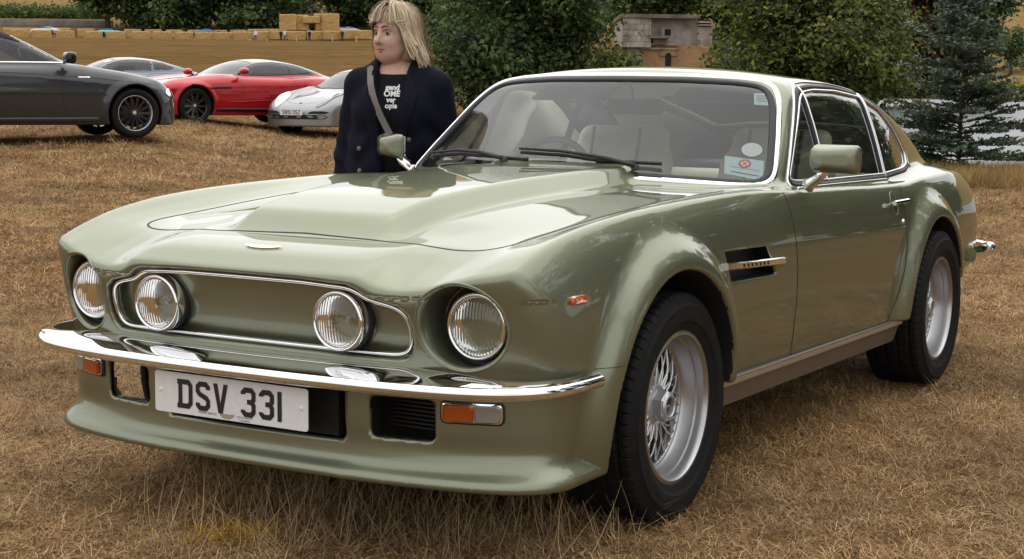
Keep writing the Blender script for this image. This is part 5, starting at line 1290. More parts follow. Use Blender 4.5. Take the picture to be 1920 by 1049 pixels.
def build_car(name, sh, loc, heading, paint, h, label, group=None, dlo=(), ws=None, rw=None, roofmat=None, roof_z=1.05, wheels=(10, 'blackrim'), split=(), roof_x=9, interior=True):
    """heading: world angle of the car's +x; returns root"""
    root = empty(name, loc, heading, label, 'car', group)
    V_, Q_ = surface_nets(sh.full, (sh.xt - .15, 0, .12), (sh.xn + .15, 1.1, 1.55), h, True, 2.2)
    N_ = grad(sh.full, V_, .006); N_ /= np.linalg.norm(N_, axis=1, keepdims=True) + 1e-9; N_[V_[:, 1] == 0, 1] = 0
    V_, Q_, N_ = mirror(V_, Q_, N_); c_ = V_[Q_].mean(1); n_ = N_[Q_].mean(1); a_ = np.abs(c_[:, 1]); fb_ = sh.base(c_)
    well = fb_ < -.012; glass = np.zeros(len(c_), bool); parts = []
    for k, pl_ in enumerate(dlo):
        m = (np.abs(n_[:, 1]) > .45) & (poly_sdf(c_[:, 0], c_[:, 2], pl_) < 0); parts.append(('side_window', m)); glass |= m
    if ws is not None:
        m = (n_[:, 0] > .12) & (c_[:, 0] < ws[0]) & (c_[:, 0] > ws[1]) & (a_ < ws[2] - (c_[:, 0] - ws[0])*ws[3]*-1) & (c_[:, 2] > ws[4]) & ~glass; parts.append(('windscreen', m)); glass |= m
    if rw is not None:
        m = (n_[:, 0] < -.12) & (c_[:, 0] < rw[0]) & (c_[:, 0] > rw[1]) & (a_ < rw[2]) & (c_[:, 2] > rw[3]) & ~glass; parts.append(('rear_window', m)); glass |= m
    under = (n_[:, 2] < -.8) & (c_[:, 2] < .5)
    roof = np.zeros(len(c_), bool)
    if roofmat is not None:
        lim = np.array([roof_z(x_) for x_ in c_[:, 0]]) if callable(roof_z) else roof_z
        roof = (c_[:, 2] > lim) & ~glass & (c_[:, 0] < roof_x)
    bodym = ~(well | glass | under | roof)
    obj('body_shell', sub_mesh('body_shell', V_, Q_, N_, bodym), paint, root)
    if roof.any(): obj('roof', sub_mesh('roof', V_, Q_, N_, roof), roofmat, root)
    obj('underbody', sub_mesh('underbody', V_, Q_, N_, well | under), M['void'], root)
    for nm, m in parts:
        for s in ((1, -1) if nm == 'side_window' else (0,)):
            mm = m & ((c_[:, 1]*s > 0) if s else True)
            if mm.any(): obj(nm, sub_mesh(nm, V_ - N_*.004, Q_, N_, mm), M['bgglass'], root)
    if wheels:
        for x in (0, -sh.wb):
            for s in (1, -1): bg_wheel(root, x, (sh.W - .135)*s, sh.wr, s, wheels[0], M[wheels[1]], lipmat=M.get(wheels[2]) if len(wheels) > 2 else None)
    if interior:
        MB().box((-1.9, 0, .42), (2.4, sh.W*1.6, .04)).box((-.85, 0, .72), (.25, sh.W*1.5, .36)).build('cabin_floor', M['carpet'], root, False)
        for y in (-.36, .36):
            st = lambda P: smin(rb_(P, (-1.85 - 0, y, .80), (.09, .24, .32), .07), rb_(P, (-1.92, y, 1.10), (.06, .13, .09), .05), .04)
            Vs_, Qs_ = surface_nets(st, (-2.1, y - .35, .4), (-1.6, y + .35, 1.3), .04, False); obj('seat', mesh_np('seat', Vs_, Qs_), M['dash'], root)
    return root
def rb_(P, c_, h_, r):
    q = np.abs(P - np.array(c_)) - np.array(h_) + r
    return np.linalg.norm(np.maximum(q, 0), axis=1) + np.minimum(q.max(1), 0) - r
def heading(phi, left, toward):
    """car axis phi from the picture plane, pointing left or right, toward or away from the camera"""
    v = RT*math.cos(phi)*(-1 if left else 1) - FW*math.sin(phi)*(1 if toward else -1); return math.atan2(v[1], v[0]), v
def place(u, v, d, off, hd):
    """root location so that the point off=(x,y) of the car on the ground is seen at (u, v) at depth d"""
    s = (u - 960)/CAM_F*d; x, y = xy(d, s); hz = 181 + (u - 960)*.01166; z = CAM_POS[2] - (v - hz)/CAM_F*d
    c_, s_ = math.cos(hd), math.sin(hd); return (x - (off[0]*c_ - off[1]*s_), y - (off[0]*s_ + off[1]*c_), z)
# ---- red coupe with dark roof
SH_RED = CarShape([(.95, .60), (.8, .68), (.5, .78), (0, .865), (-.5, .915), (-.9, .94), (-2.0, .93), (-2.8, .96), (-3.3, .95), (-3.75, .90)],
    [(-.55, .86), (-.75, .945), (-1.0, 1.06), (-1.3, 1.19), (-1.6, 1.262), (-1.95, 1.282), (-2.4, 1.25), (-2.9, 1.14), (-3.3, 1.02), (-3.6, .93), (-3.8, .85)], .955, 2.805, .93, -3.80, .35,
    [(.6, .93), (.9, .80), (1.0, .755), (1.1, .70), (1.2, .63), (1.3, .55)], [(1, .62), (0, .70), (-2, .74), (-2.8, .78), (-3.8, .75)], .17, fend=.055, tap=[(0, 0), (-2, 0), (-2.8, .08), (-3.6, .25)], hip=.03)
P_RED = make_paint('bright_red_paint', (.42, .012, .018), .15, .3); P_BLK = make_paint('gloss_black_roof', (.012, .012, .014), .0, .25)
hd, _ = heading(math.radians(43), True, True); L_ = place(363, 233.5, 30, (0, .85), hd)
red = build_car('coupe', SH_RED, L_, hd, P_RED, .022, 'bright red sports coupe with black roof and black wheels', None,
    dlo=[[(-1.05, .955), (-1.30, 1.10), (-1.58, 1.19), (-1.95, 1.215), (-2.27, 1.19), (-2.27, .99), (-1.6, .955)], [(-2.31, .99), (-2.31, 1.185), (-2.55, 1.14), (-2.80, 1.05), (-2.72, 1.0)]],
    ws=(-.70, -1.50, .80, .32, .94), rw=(-2.75, -3.45, .42, .95), roofmat=P_BLK, roof_z=lambda x: .965 if x > -2.9 else 1.0, wheels=(10, 'blackrim'))
f = SH_RED.base
for s in (1, -1):
    hl_ = patch('headlight', f, [(.62*s, .64), (.80*s, .66), (.83*s, .70), (.76*s, .735), (.60*s, .70)], 0, 1, .004, M['lampin'], red, inner=.1); patch('lamp_cover', f, [(.60*s, .63), (.82*s, .65), (.85*s, .70), (.76*s, .745), (.58*s, .71)], 0, 1, .012, M['lampglass'], hl_, inner=.1)
    strip_on('wing_strake', f, [(-.30, .685), (-.50, .695), (-.78, .70)], 1, s, .022, .004, M['black'], red)
    strip_on('side_skirt', f, [(-.45, .27), (-2.3, .27)], 1, s, .035, .012, P_BLK, red)
    Vm, Qm = surface_nets(lambda P: smax(np.sqrt((P[:, 0]/.075)**2 + (P[:, 1]/.13)**2 + (P[:, 2]/.065)**2)*.06 - .06, -P[:, 0] - .05, .01), (-.1, -.16, -.1), (.1, .16, .1), .014, False)
    mr = obj('door_mirror', mesh_np('door_mirror', Vm, Qm), P_RED, red, (-1.02, 1.02*s, 1.02)); MB().tube([(0, -.08*s, -.03), (.0, -.20*s, -.06)], .02, 8).build('mirror_stalk', M['black'], mr)
    strip_on('window_surround', f, [(-.95, .945), (-1.6, .945), (-2.3, .98), (-2.85, 1.03)], 1, s, .012, .004, M['black'], red)
    for xx in (-1.0, -2.28):
        strip_on('door_gap', f, [(xx, .93), (xx - .02, .6), (xx + .03, .36)], 1, s, .004, .001, M['gap'], red)
    strip_on('lower_crease', f, [(-.75, .42), (-1.5, .46), (-2.3, .47)], 1, s, .010, .006, P_RED, red)
patch('grille', f, [(-.52, .50), (.52, .50), (.60, .42), (.42, .28), (-.42, .28), (-.60, .42)], 0, 1, .003, M['black'], red, inner=.1)
ylw = MB().add([(.58, .72, .20), (.46, .93, .20), (.52, .84, .42), (.50, .78, .20)], [(0, 1, 2), (0, 2, 3), (1, 3, 2), (0, 3, 1)]).build('yellow_marker', mat('yellow_plastic', (.75, .42, .01), .5), None, False)
_c, _s = math.cos(hd), math.sin(hd); ylw.location = L_; ylw.rotation_euler = (0, 0, hd); tag(ylw, 'small yellow triangular marker by the front wheel of the red coupe', 'marker')
# ---- silver coupe half hidden behind the red one
hd2, _ = heading(math.radians(30), True, True); L2 = place(238, 214, 36, (-1.9, 0), hd2)
P_SIL2 = make_paint('silver_blue_paint', (.14, .155, .18), .7, .33)
sil = build_car('coupe', SH_RED, L2, hd2, P_SIL2, .03, 'silver blue coupe half hidden between the grey soft top car and the red coupe', None,
    dlo=[[(-1.05, .955), (-1.30, 1.10), (-1.58, 1.19), (-1.95, 1.215), (-2.27, 1.19), (-2.27, .99), (-1.6, .955)], [(-2.31, .99), (-2.31, 1.185), (-2.55, 1.14), (-2.80, 1.05), (-2.72, 1.0)]], ws=(-.70, -1.50, .80, .32, .94), rw=(-2.75, -3.45, .42, .95))
for y_ in (.0,): sticker_ = patch('window_sticker', f, [(.42, 1.14), (.52, 1.14), (.52, 1.18), (.42, 1.18)], 0, 1, .004, M['white'], sil, inner=-2.2)
# ---- silver rear-engined sports car, nose toward us
SH_SIL = CarShape([(.95, .42), (.86, .50), (.72, .575), (.5, .66), (.25, .735), (-.1, .80), (-.5, .865), (-.8, .90), (-2.0, .88), (-2.6, .86), (-3.1, .80), (-3.5, .72)],
    [(-.30, .80), (-.50, .90), (-.75, 1.03), (-1.0, 1.155), (-1.25, 1.255), (-1.5, 1.30), (-1.75, 1.302), (-2.1, 1.255), (-2.5, 1.14), (-2.9, .97), (-3.2, .82), (-3.4, .7)], .885, 2.35, .93, -3.50, .318,
    [(.6, .86), (.88, .74), (1.0, .70), (1.1, .66), (1.2, .60), (1.3, .53)], [(1, .50), (.5, .58), (0, .64), (-2, .68), (-3.5, .62)], .16, crown=.04, nose=(.14, .75), fend=.085, tap=[(0, 0), (-1.6, 0), (-2.4, .06), (-3.2, .2)], hip=.03)
P_SIL = make_paint('silver_paint', (.27, .27, .275), .7, .34)
hd3, v3 = heading(math.radians(60), True, True); L3 = place(545, 250.5, 31, (0, -.74), hd3)
por = build_car('sports_car', SH_SIL, L3, hd3, P_SIL, .022, 'silver sports car facing the camera beside the woman with dark front grille', None,
    dlo=[[(-.78, .93), (-1.05, 1.10), (-1.3, 1.20), (-1.6, 1.235), (-1.95, 1.20), (-2.0, .95), (-1.4, .92)], [(-2.05, .96), (-2.0, 1.18), (-2.3, 1.10), (-2.42, 1.0)]], ws=(-.46, -1.20, .76, .26, .90), rw=(-2.05, -2.75, .48, .95), wheels=(5, 'silver'))
f = SH_SIL.base
for s in (1, -1):
    A_ = [(.80, .47*s), (.66, .60*s), (.42, .70*s), (.24, .71*s), (.22, .60*s), (.36, .50*s), (.56, .47*s), (.70, .44*s)]
    hl_ = patch('headlight', f, A_, 2, 1, .004, M['lampin'], por, inner=.3); cx, cy = np.mean(A_, 0); patch('lamp_cover', f, [(cx + (a - cx)*1.05, cy + (b - cy)*1.05) for a, b in A_], 2, 1, .014, M['lampglass'], hl_, inner=.3, dome=.01)
    patch('lamp_pod', f, [(.36 + .07*math.cos(t), (.60 + .055*math.sin(t))*s) for t in np.linspace(0, 6.28, 13)[:-1]], 2, 1, .010, M['dkmetal'], hl_, inner=.3)
    MB().bbox((-.72, 1.0*s, .95), (.10, .20, .11), .04).build('door_mirror', P_SIL, por)
strip_on('bonnet_gap', f, [(-.42, .66), (.2, .56), (.62, .40), (.72, 0), (.62, -.40), (.2, -.56), (-.42, -.66)], 2, 1, .004, .001, M['gap'], por, inner=.3)
patch('grille', f, [(-.66, .30), (.66, .30), (.73, .345), (.66, .385), (0, .38), (-.66, .385), (-.73, .345)], 0, 1, .004, M['void'], por, inner=.1, sm=.6)
for s in (1, -1): patch('side_intake', f, [(.32*s, .40), (.66*s, .405), (.73*s, .43), (.64*s, .455), (.40*s, .45)], 0, 1, .004, M['void'], por, inner=.1, sm=.6)
patch('bonnet_badge', f, [(.66 + .03*math.cos(t), .025*math.sin(t)) for t in np.linspace(0, 6.28, 9)[:-1]], 2, 1, .005, M['dkmetal'], por, inner=.3, n=12)
plate('SN51 OSZ', 'number_plate', .52, .111, (.955, 0, .43), (0, 0, 0), por, M['plate'], M['ink'], bolts=False)
strip_on('screen_base', f, [(-.62, .60), (-.52, .4), (-.46, 0), (-.52, -.4), (-.62, -.60)], 2, 1, .02, .008, M['black'], por, inner=.5)
# ---- dark grey convertible with its black soft top up
SH_GRY = CarShape([(.80, .58), (.65, .68), (.35, .79), (0, .865), (-.5, .935), (-.9, .985), (-2.0, .97), (-3.0, .98), (-3.6, .95), (-3.9, .90)],
    [(-.60, .93), (-.80, 1.02), (-1.1, 1.17), (-1.4, 1.31), (-1.7, 1.43), (-2.1, 1.46), (-2.6, 1.42), (-3.0, 1.24), (-3.3, 1.05), (-3.5, .9)],   .905, 2.84, .78, -3.90, .335,
    [(.6, .90), (.95, .77), (1.1, .72), (1.2, .68), (1.3, .63), (1.45, .52)], [(1, .56), (0, .68), (-2, .80), (-3.9, .80)], .17, fend=.03, nose=(.17, .55))
P_GRY = make_paint('dark_grey_metallic_paint', (.055, .057, .062), .5, .3)
hd4, v4 = heading(math.radians(33), False, False); L4 = place(250, 258, 21.5, (0, -.78), hd4)
gry = build_car('convertible', SH_GRY, L4, hd4, P_GRY, .018, 'dark grey convertible with black soft top cut by the left frame edge', None,
    dlo=[[(-1.0, 1.005), (-1.18, 1.12), (-1.42, 1.235), (-1.75, 1.31), (-2.15, 1.325), (-2.5, 1.29), (-2.62, 1.10), (-2.55, 1.0), (-1.8, .99)]], ws=(-.74, -1.52, .76, .22, 1.0), rw=(-2.75, -3.15, .5, 1.0),
    roofmat=M['softtop'], roof_z=lambda x: 1.02, roof_x=-1.46, wheels=(14, 'blackrim', 'silver'))
f = SH_GRY.base
for s in (1, -1):
    strip_on('waist_chrome', f, [(-.85, .985), (-1.2, .985), (-2.0, .975), (-2.8, .98)], 1, s, .012, .008, M['chrome'], gry)
    strip_on('screen_pillar_chrome', f, [(-.80, .99), (-1.05, 1.115), (-1.35, 1.255), (-1.55, 1.325)], 1, s, .013, .006, M['chrome'], gry, inner=.2)
    for xx, tp in ((-.98, .96), (-2.45, .96)): strip_on('door_gap', f, [(xx, tp), (xx - .03, .7), (xx + .02, .32)], 1, s, .004, .0012, M['gap'], gry)
    strip_on('shoulder_line', f, [(.3, .72), (-.6, .80), (-1.6, .85), (-2.9, .86)], 1, s, .007, .004, P_GRY, gry)
    strip_on('side_skirt', f, [(-.48, .245), (-2.35, .235)], 1, s, .03, .018, P_GRY, gry)
    xh = np.linspace(-2.12, -2.36, 8); A = np.stack([xh, 0*xh, 0*xh + .875], 1); B_ = A.copy(); B_[:, 1] = 3*s; H_ = bis(f, A, B_)
    MB().sweep(H_ + [0, .03*s, 0], np.tile([0, float(s), 0], (8, 1)), rect_prof(.014, -.01, .008)).build('door_handle', M['chrome'], gry)
    hl_ = patch('headlight', f, [(.52*s, .55), (.70*s, .56), (.76*s, .60), (.72*s, .65), (.56*s, .64)], 0, 1, .006, M['lampin'], gry, inner=.1); patch('lamp_cover', f, [(.50*s, .54), (.72*s, .55), (.78*s, .60), (.72*s, .665), (.54*s, .65)], 0, 1, .014, M['lampglass'], hl_, inner=.1)
    patch('bumper_intake', f, [(.50*s, .25), (.70*s, .27), (.76*s, .36), (.68*s, .42), (.50*s, .38)], 0, 1, .004, M['black'], gry, inner=.2)
    Vm, Qm = surface_nets(lambda P: rb_(P, (0, 0, 0), (.07, .115, .075), .05), (-.1, -.16, -.1), (.1, .16, .1), .014, False)
    mr = obj('door_mirror', mesh_np('door_mirror', Vm, Qm), P_BLK, gry, (-.92, .985*s, 1.05)); MB().tube([(0, -.06*s, -.03), (-.02, -.17*s, -.06)], .022, 8).build('mirror_stalk', M['black'], mr)
    strip_on('wing_badge', f, [(-.62, .80), (-.78, .80)], 1, s, .012, .004, M['chrome'], gry)
patch('grille', f, [(-.40, .58), (.40, .58), (.45, .50), (.40, .42), (-.40, .42), (-.45, .50)], 0, 1, .006, M['black'], gry, inner=.1)
sw = empty('steering_wheel', (-1.28, -.37, .98), parent=gry); t = np.linspace(0, 2*math.pi, 33)[:-1]; MB().tube(np.stack([-.18*np.sin(t)*.4, .18*np.cos(t), .18*np.sin(t)*.9], 1), .016, 6, closed=True).build('wheel_rim', M['dash'], sw); MB().tube([(0, -.18, 0), (0, .18, 0)], .014, 6).tube([(0, 0, 0), (.2, 0, -.08)], .03, 6).build('wheel_spokes', M['dash'], sw)
im = empty('interior_mirror', (-1.42, 0, 1.22), parent=gry); MB().bbox((0, 0, 0), (.03, .22, .07), .012).build('mirror_housing', M['dash'], im)
# ---- distant cars behind the bales
SH_FAR = SH_RED
Vf, Qf = surface_nets(SH_FAR.full, (SH_FAR.xt - .15, 0, .12), (SH_FAR.xn + .15, 1.1, 1.5), .07, True, 2.5); Nf = grad(SH_FAR.full, Vf, .02); Nf /= np.linalg.norm(Nf, axis=1, keepdims=True); Nf[Vf[:, 1] == 0, 1] = 0
Vf, Qf, Nf = mirror(Vf, Qf, Nf); cf = Vf[Qf].mean(1); gf = (cf[:, 2] > .98) & (cf[:, 2] < 1.2)
for k, (u, v, d, col, lab) in enumerate(((88, 68, 255, (.45, .48, .5), 'distant silver car behind the leftmost straw bales'), (213, 71.5, 255, (.10, .42, .47), 'distant turquoise car behind the straw bales'), (382, 71.5, 257, (.06, .10, .28), 'distant blue car behind the straw bales'),
        (534, 67.5, 270, (.38, .40, .42), 'distant pale car behind the people at the bales'), (645, 68, 259, (.28, .33, .5), 'distant pale blue car near the woman behind the straw bales'))):
    r_ = empty('distant_car', place(u, v, d, (-1.4, 0), FY), FY + (.15 if k % 2 else math.pi - .1), lab, 'car', None)
    r_.location = place(u, v, d, (-1.4, 0), r_.rotation_euler[2])
    obj('body_shell', sub_mesh('body_shell', Vf, Qf, Nf, ~gf), make_paint('distant_paint', col, .3, .35), r_); obj('window_band', sub_mesh('window_band', Vf, Qf, Nf, gf), M['bgglass'], r_)
    for x in (0, -SH_FAR.wb):
        for s in (1, -1): MB().lathe([(.001, .1), (.30, .1), (.34, .06), (.34, -.1)], 12, axis=1).build('wheel', M['tyre'], r_, loc=(x, .8*s, .34))
# ================================================================ the woman behind the coupe
M['skin'] = mat('skin', (.50, .30, .22), .5, noise=(30, .06), bump=(220, .06, .001)); M['skin'].node_tree.nodes['Principled BSDF'].inputs['Subsurface Weight'].default_value = .12
M['skin'].node_tree.nodes['Principled BSDF'].inputs['Subsurface Radius'].default_value = (.012, .005, .003)
M['navy'] = mat('navy_blazer_cloth', (.0060, .0068, .0135), .85, noise=(60, .12), bump=(260, .25, .0015))
M['tee'] = mat('black_tee_cotton', (.009, .010, .014), .85, bump=(160, .2, .0015)); M['denim'] = mat('dark_trousers', (.012, .014, .022), .85)
M['taupe'] = mat('taupe_leather_strap', (.15, .125, .11), .55); M['button'] = mat('horn_button', (.10, .075, .05), .3, coat=.3); M['lip'] = mat('lips', (.38, .15, .13), .4)
M['eye'] = mat('eye_white', (.34, .29, .26), .45); M['iris'] = mat('iris', (.02, .018, .016), .4); M['brow'] = mat('brow_hair', (.16, .10, .06), .7); M['shoe'] = mat('black_shoe', (.012, .012, .012), .4)
for k_ in ('navy', 'tee', 'denim'): M[k_].node_tree.nodes['Principled BSDF'].inputs['Specular IOR Level'].default_value = .12
M['tprint'] = mat('white_print', (.72, .72, .70), .7)
def hair_mat():
    m, nt, b, L = new_mat('blonde_hair'); N_ = nt.nodes; g = N_.new('ShaderNodeNewGeometry'); r = N_.new('ShaderNodeValToRGB'); e = r.color_ramp.elements
    for c in range(2): e.new(.5)
    for k, (p, c) in enumerate(((0, (.22, .145, .072)), (.35, (.42, .30, .165)), (.7, (.56, .43, .27)), (1, (.68, .57, .42)))): e[k].position = p; e[k].color = (*c, 1)
    L.new(g.outputs['Random Per Island'], r.inputs[0]); L.new(r.outputs[0], b.inputs['Base Color']); b.inputs['Roughness'].default_value = .42; b.inputs['Anisotropic'].default_value = .5; return m
M['hair'] = hair_mat()
def rcone(P, a, b, ra, rb):
    a = np.array(a, float); b = np.array(b, float); ab = b - a; t = np.clip(((P - a)@ab)/(ab@ab), 0, 1)
    return np.linalg.norm(P - a - t[:, None]*ab, axis=1) - (ra + (rb - ra)*t)
def ell(P, c_, r): q = (P - np.array(c_))/np.array(r); n = np.linalg.norm(q, axis=1); return (n - 1)*min(r)*.9 + 0*n
HY = math.radians(28); HC, HS = math.cos(HY), math.sin(HY)            # the head is turned to her right
KH, KV = 1.0, 1.13                                                    # head size
def to_head(P):      # into head frame (x = where the nose points)
    q = P - np.array([-.005, -.012, 0]); return np.stack([(HC*q[:, 0] - HS*q[:, 1])/KH, (HS*q[:, 0] + HC*q[:, 1])/KH, 1.60 - (1.60 - q[:, 2])/KV], 1)
def from_head(P):
    P = np.atleast_2d(P).astype(float)*[KH, KH, 1]; return np.stack([HC*P[:, 0] + HS*P[:, 1] - .005, -HS*P[:, 0] + HC*P[:, 1] - .012, 1.60 - (1.60 - P[:, 2])*KV], 1)
def f_head(P):
    q = to_head(P); q[:, 1] = np.abs(q[:, 1])
    f = ell(q, (-.012, 0, 1.497), (.096, .077, .094))
    f = smin(f, ell(q, (.030, 0, 1.452), (.062, .060, .078)), .03)
    f = smin(f, rcone(q, (.056, 0, 1.404), (.050, .026, 1.411), .021, .021), .025)       # chin and jaw
    f = smin(f, rcone(q, (.034, .043, 1.425), (-.02, .058, 1.455), .020, .018), .03)
    f = smin(f, rcone(q, (.060, .034, 1.452), (.040, .050, 1.468), .019, .016), .02)      # cheek
    f = smin(f, rcone(q, (.080, .012, 1.508), (.070, .040, 1.506), .010, .009), .014)    # brow
    f = smax(f, -(np.linalg.norm(q - np.array([.094, .033, 1.490]), axis=1) - .0185), .014)
    f = smin(f, rcone(q, (.084, 0, 1.496), (.108, 0, 1.458), .0078, .0120), .008)         # nose
    f = smin(f, rcone(q, (.092, .011, 1.4545), (.094, .010, 1.456), .0075, .0065), .006)
    f = smin(f, rcone(q, (.083, 0, 1.431), (.076, .019, 1.429), .0075, .004), .007)      # lips
    f = smin(f, rcone(q, (.081, 0, 1.4215), (.075, .017, 1.424), .0075, .004), .006)
    f = smax(f, -(rcone(q, (.093, 0, 1.4265), (.082, .022, 1.4265), .0022, .0015)), .004)
    e = smax(ell(q, (-.010, .079, 1.472), (.019, .010, .031)), -(np.linalg.norm(q - np.array([-.006, .088, 1.475]), axis=1) - .012), .006)
    return smin(f, e, .008)
ARM = {s: [(.0, .165*s, 1.255), (-.02, .215*s, 1.015), (.035, .228*s, .81)] for s in (1, -1)}
def f_hand(P, s):
    w = np.array(ARM[s][2]); q = P - w; q = q.copy(); q[:, 1] *= s
    f = rcone(q, (0, 0, 0), (.006, .000, -.045), .024, .026); f = smin(f, rcone(q, (.014, .0, -.05), (-.012, .0, -.085), .019, .019), .02)
    for k, (x_, l_) in enumerate(((.026, .066), (.010, .076), (-.007, .070), (-.022, .054))):
        f = smin(f, np.minimum(rcone(q, (x_, 0, -.088), (x_*1.1, -.008, -.088 - l_*.5), .0085, .008), rcone(q, (x_*1.1, -.008, -.088 - l_*.5), (x_*1.05, -.026, -.088 - l_*.92), .008, .0065)), .006)
    th = np.minimum(rcone(q, (.022, -.006, -.040), (.042, -.018, -.072), .011, .009), rcone(q, (.042, -.018, -.072), (.044, -.028, -.100), .009, .007)); return smin(f, th, .008)
def f_torso(P, o=0):
    q = P.copy(); q[:, 1] = np.abs(P[:, 1])
    f = ell(q, (-.005, 0, 1.17), (.105 + o, .155 + o, .20 + o)); f = smin(f, ell(q, (.0, 0, .92), (.112 + o, .165 + o, .17 + o)), .10)
    f = smin(f, rcone(q, (-.012, .05, 1.280), (-.005, .150, 1.252), .042 + o, .045 + o), .05)
    f = smin(f, rcone(q, (.055, .072, 1.165), (.06, .075, 1.15), .058 + o, .060 + o), .06); return f
def f_body(P):
    f = f_torso(P); f = smin(f, rcone(P, (-.030, 0, 1.27), (-.018, 0, 1.43), .047, .043), .03); f = smin(f, f_head(P), .010)
    for s in (1, -1):
        A = ARM[s]; f = smin(f, np.minimum(rcone(P, A[0], A[1], .046, .037), rcone(P, A[1], A[2], .037, .025)), .03); f = smin(f, f_hand(P, s), .012)
        f = smin(f, rcone(P, (0, .085*s, .86), (.01, .095*s, .46), .085, .052), .05); f = smin(f, rcone(P, (.01, .095*s, .46), (-.015, .10*s, .085), .052, .034), .02)
        f = smin(f, rcone(P, (-.02, .10*s, .045), (.13, .115*s, .028), .038, .026), .03)
    return f
wl = at(743, 6.62); face = -FW*math.cos(math.radians(12)) - RT*math.sin(math.radians(12)); WZ = math.atan2(face[1], face[0])
wom = empty('person', (wl[0], wl[1], -.022), WZ, 'blonde woman in a navy blazer and black printed tee standing behind the green coupe', 'person')
def make(f, lo, hi, h, name, mat_, parent, N=True):
    V_, Q_ = surface_nets(f, lo, hi, h, False, 2.2, 3); N_ = grad(f, V_, h*.35); N_ /= np.linalg.norm(N_, axis=1, keepdims=True) + 1e-9
    return obj(name, mesh_np(name, V_, Q_, N_ if N else None), mat_, parent)
make(f_body, (-.2, -.36, -.02), (.25, .36, 1.63), .0075, 'body', M['skin'], wom)
# eyes, brows, lips
for s in (1, -1):
    e = from_head([(.0725, .0325*s, 1.4880)])[0]; MB().lathe([(.0105*math.sin(a), .0105*math.cos(a)) for a in np.linspace(.001, 3.14, 9)], 14, axis=2).build('eye', M['eye'], wom, loc=e)
    e2 = from_head([(.0775, .0322*s, 1.4872)])[0]; MB().lathe([(.0080*math.sin(a), .0080*math.cos(a)) for a in np.linspace(.001, 3.14, 8)], 12, axis=2).build('iris', M['iris'], wom, loc=e2)
    lp = project(f_head, from_head([(.09, y_*s, z_) for y_, z_ in ((.016, 1.494), (.026, 1.4985), (.037, 1.4985), (.047, 1.4925))]), 6, .01); MB().tube(lp + from_head([(.0, 0, 0)])[0]*0, [.0025, .0042, .0042, .0025], 6).build('eyelid', M['skin'], wom)
    bl_ = project(f_head, from_head([(.10, y_*s, z_) for y_, z_ in ((.012, 1.510), (.026, 1.5165), (.04, 1.5165), (.052, 1.508))]), 6, .02); MB().tube(bl_, [.0032, .0040, .0036, .0016], 5).build('eyebrow', M['brow'], wom)
for z_, r_ in ((1.4315, .0042), (1.4212, .0048)):
    lp = project(f_head, from_head([(.10, y_, z_ + (abs(y_)*-.12 if z_ > 1.43 else abs(y_)*.13)) for y_ in (-.021, -.012, -.004, .004, .012, .021)]), 6, .02); MB().tube(lp, [r_*.2, r_*.8, r_, r_, r_*.8, r_*.2], 6).build('lip', M['lip'], wom)
# t-shirt, trousers, shoes
f_tee = lambda P: smax(smax(f_torso(P, .008), P[:, 2] - 1.322 + .22*P[:, 0], .008), .80 - P[:, 2], .01)
tee = make(f_tee, (-.2, -.3, .75), (.25, .3, 1.4), .011, 't_shirt', M['tee'], wom)
def f_tro(P):
    q = P.copy(); q[:, 1] = np.abs(P[:, 1]); f = smin(rcone(q, (0, .085, .87), (.01, .095, .46), .097, .070), rcone(q, (.01, .095, .46), (-.012, .10, .07), .070, .066), .02); f = smin(f, ell(q, (0, 0, .92), (.120, .172, .14)), .06); return smax(smax(f, P[:, 2] - .98, .01), .06 - P[:, 2], .01)
make(f_tro, (-.25, -.3, 0), (.25, .3, 1.05), .013, 'trousers', M['denim'], wom)
for s in (1, -1): make(lambda P: smax(rcone(P, (-.03, .10*s, .05), (.145, .118*s, .034), .046, .034), -P[:, 2] + .004, .008), (-.12, .1*s - .1, -.02), (.22, .1*s + .1, .14), .012, 'shoe', M['shoe'], wom)
# blazer
def f_blazer(P):
    q = P.copy(); q[:, 1] = np.abs(P[:, 1])
    f = f_torso(P, .026); f = smin(f, ell(q, (.0, 0, .86), (.145, .200, .24)), .08)
    f = smin(f, rcone(q, (-.014, .07, 1.298), (-.005, .172, 1.270), .043, .045), .03)             # padded shoulders
    for s in (1, -1):
        A = ARM[s]; w = .0045*np.sin(P[:, 2]*95 + P[:, 0]*40)*sstep((1.12 - P[:, 2])/.1)
        f = smin(f, np.minimum(rcone(P, A[0], A[1], .064, .058), rcone(P, A[1], (A[2][0], A[2][1], .80), .058, .043)) + w*.6, .022)
    f = f + .0035*np.sin(P[:, 2]*48 + 9*P[:, 1] + 2*np.sin(P[:, 1]*31))*sstep((1.12 - P[:, 2])/.1) + .0025*np.sin(P[:, 1]*60 + P[:, 2]*22 + 1.5*np.sin(P[:, 2]*17))
    # open front: wide V at the chest, closing to a narrow gap below
    op = np.interp(P[:, 2], [.6, .92, 1.02, 1.20, 1.36], [.028, .032, .040, .050, .066]); y0 = np.interp(P[:, 2], [.8, 1.3], [.012, .0])
    f = smax(f, -np.maximum(np.abs(P[:, 1] - y0) - op, .01 - P[:, 0]), .012)
    f = smax(f, -rcone(P, (-.010, 0, 1.27), (.02, 0, 1.45), .062, .074), .012)
    return smax(f, .64 - P[:, 2], .012)
bz = make(f_blazer, (-.28, -.36, .6), (.28, .36, 1.42), .009, 'blazer', M['navy'], wom)
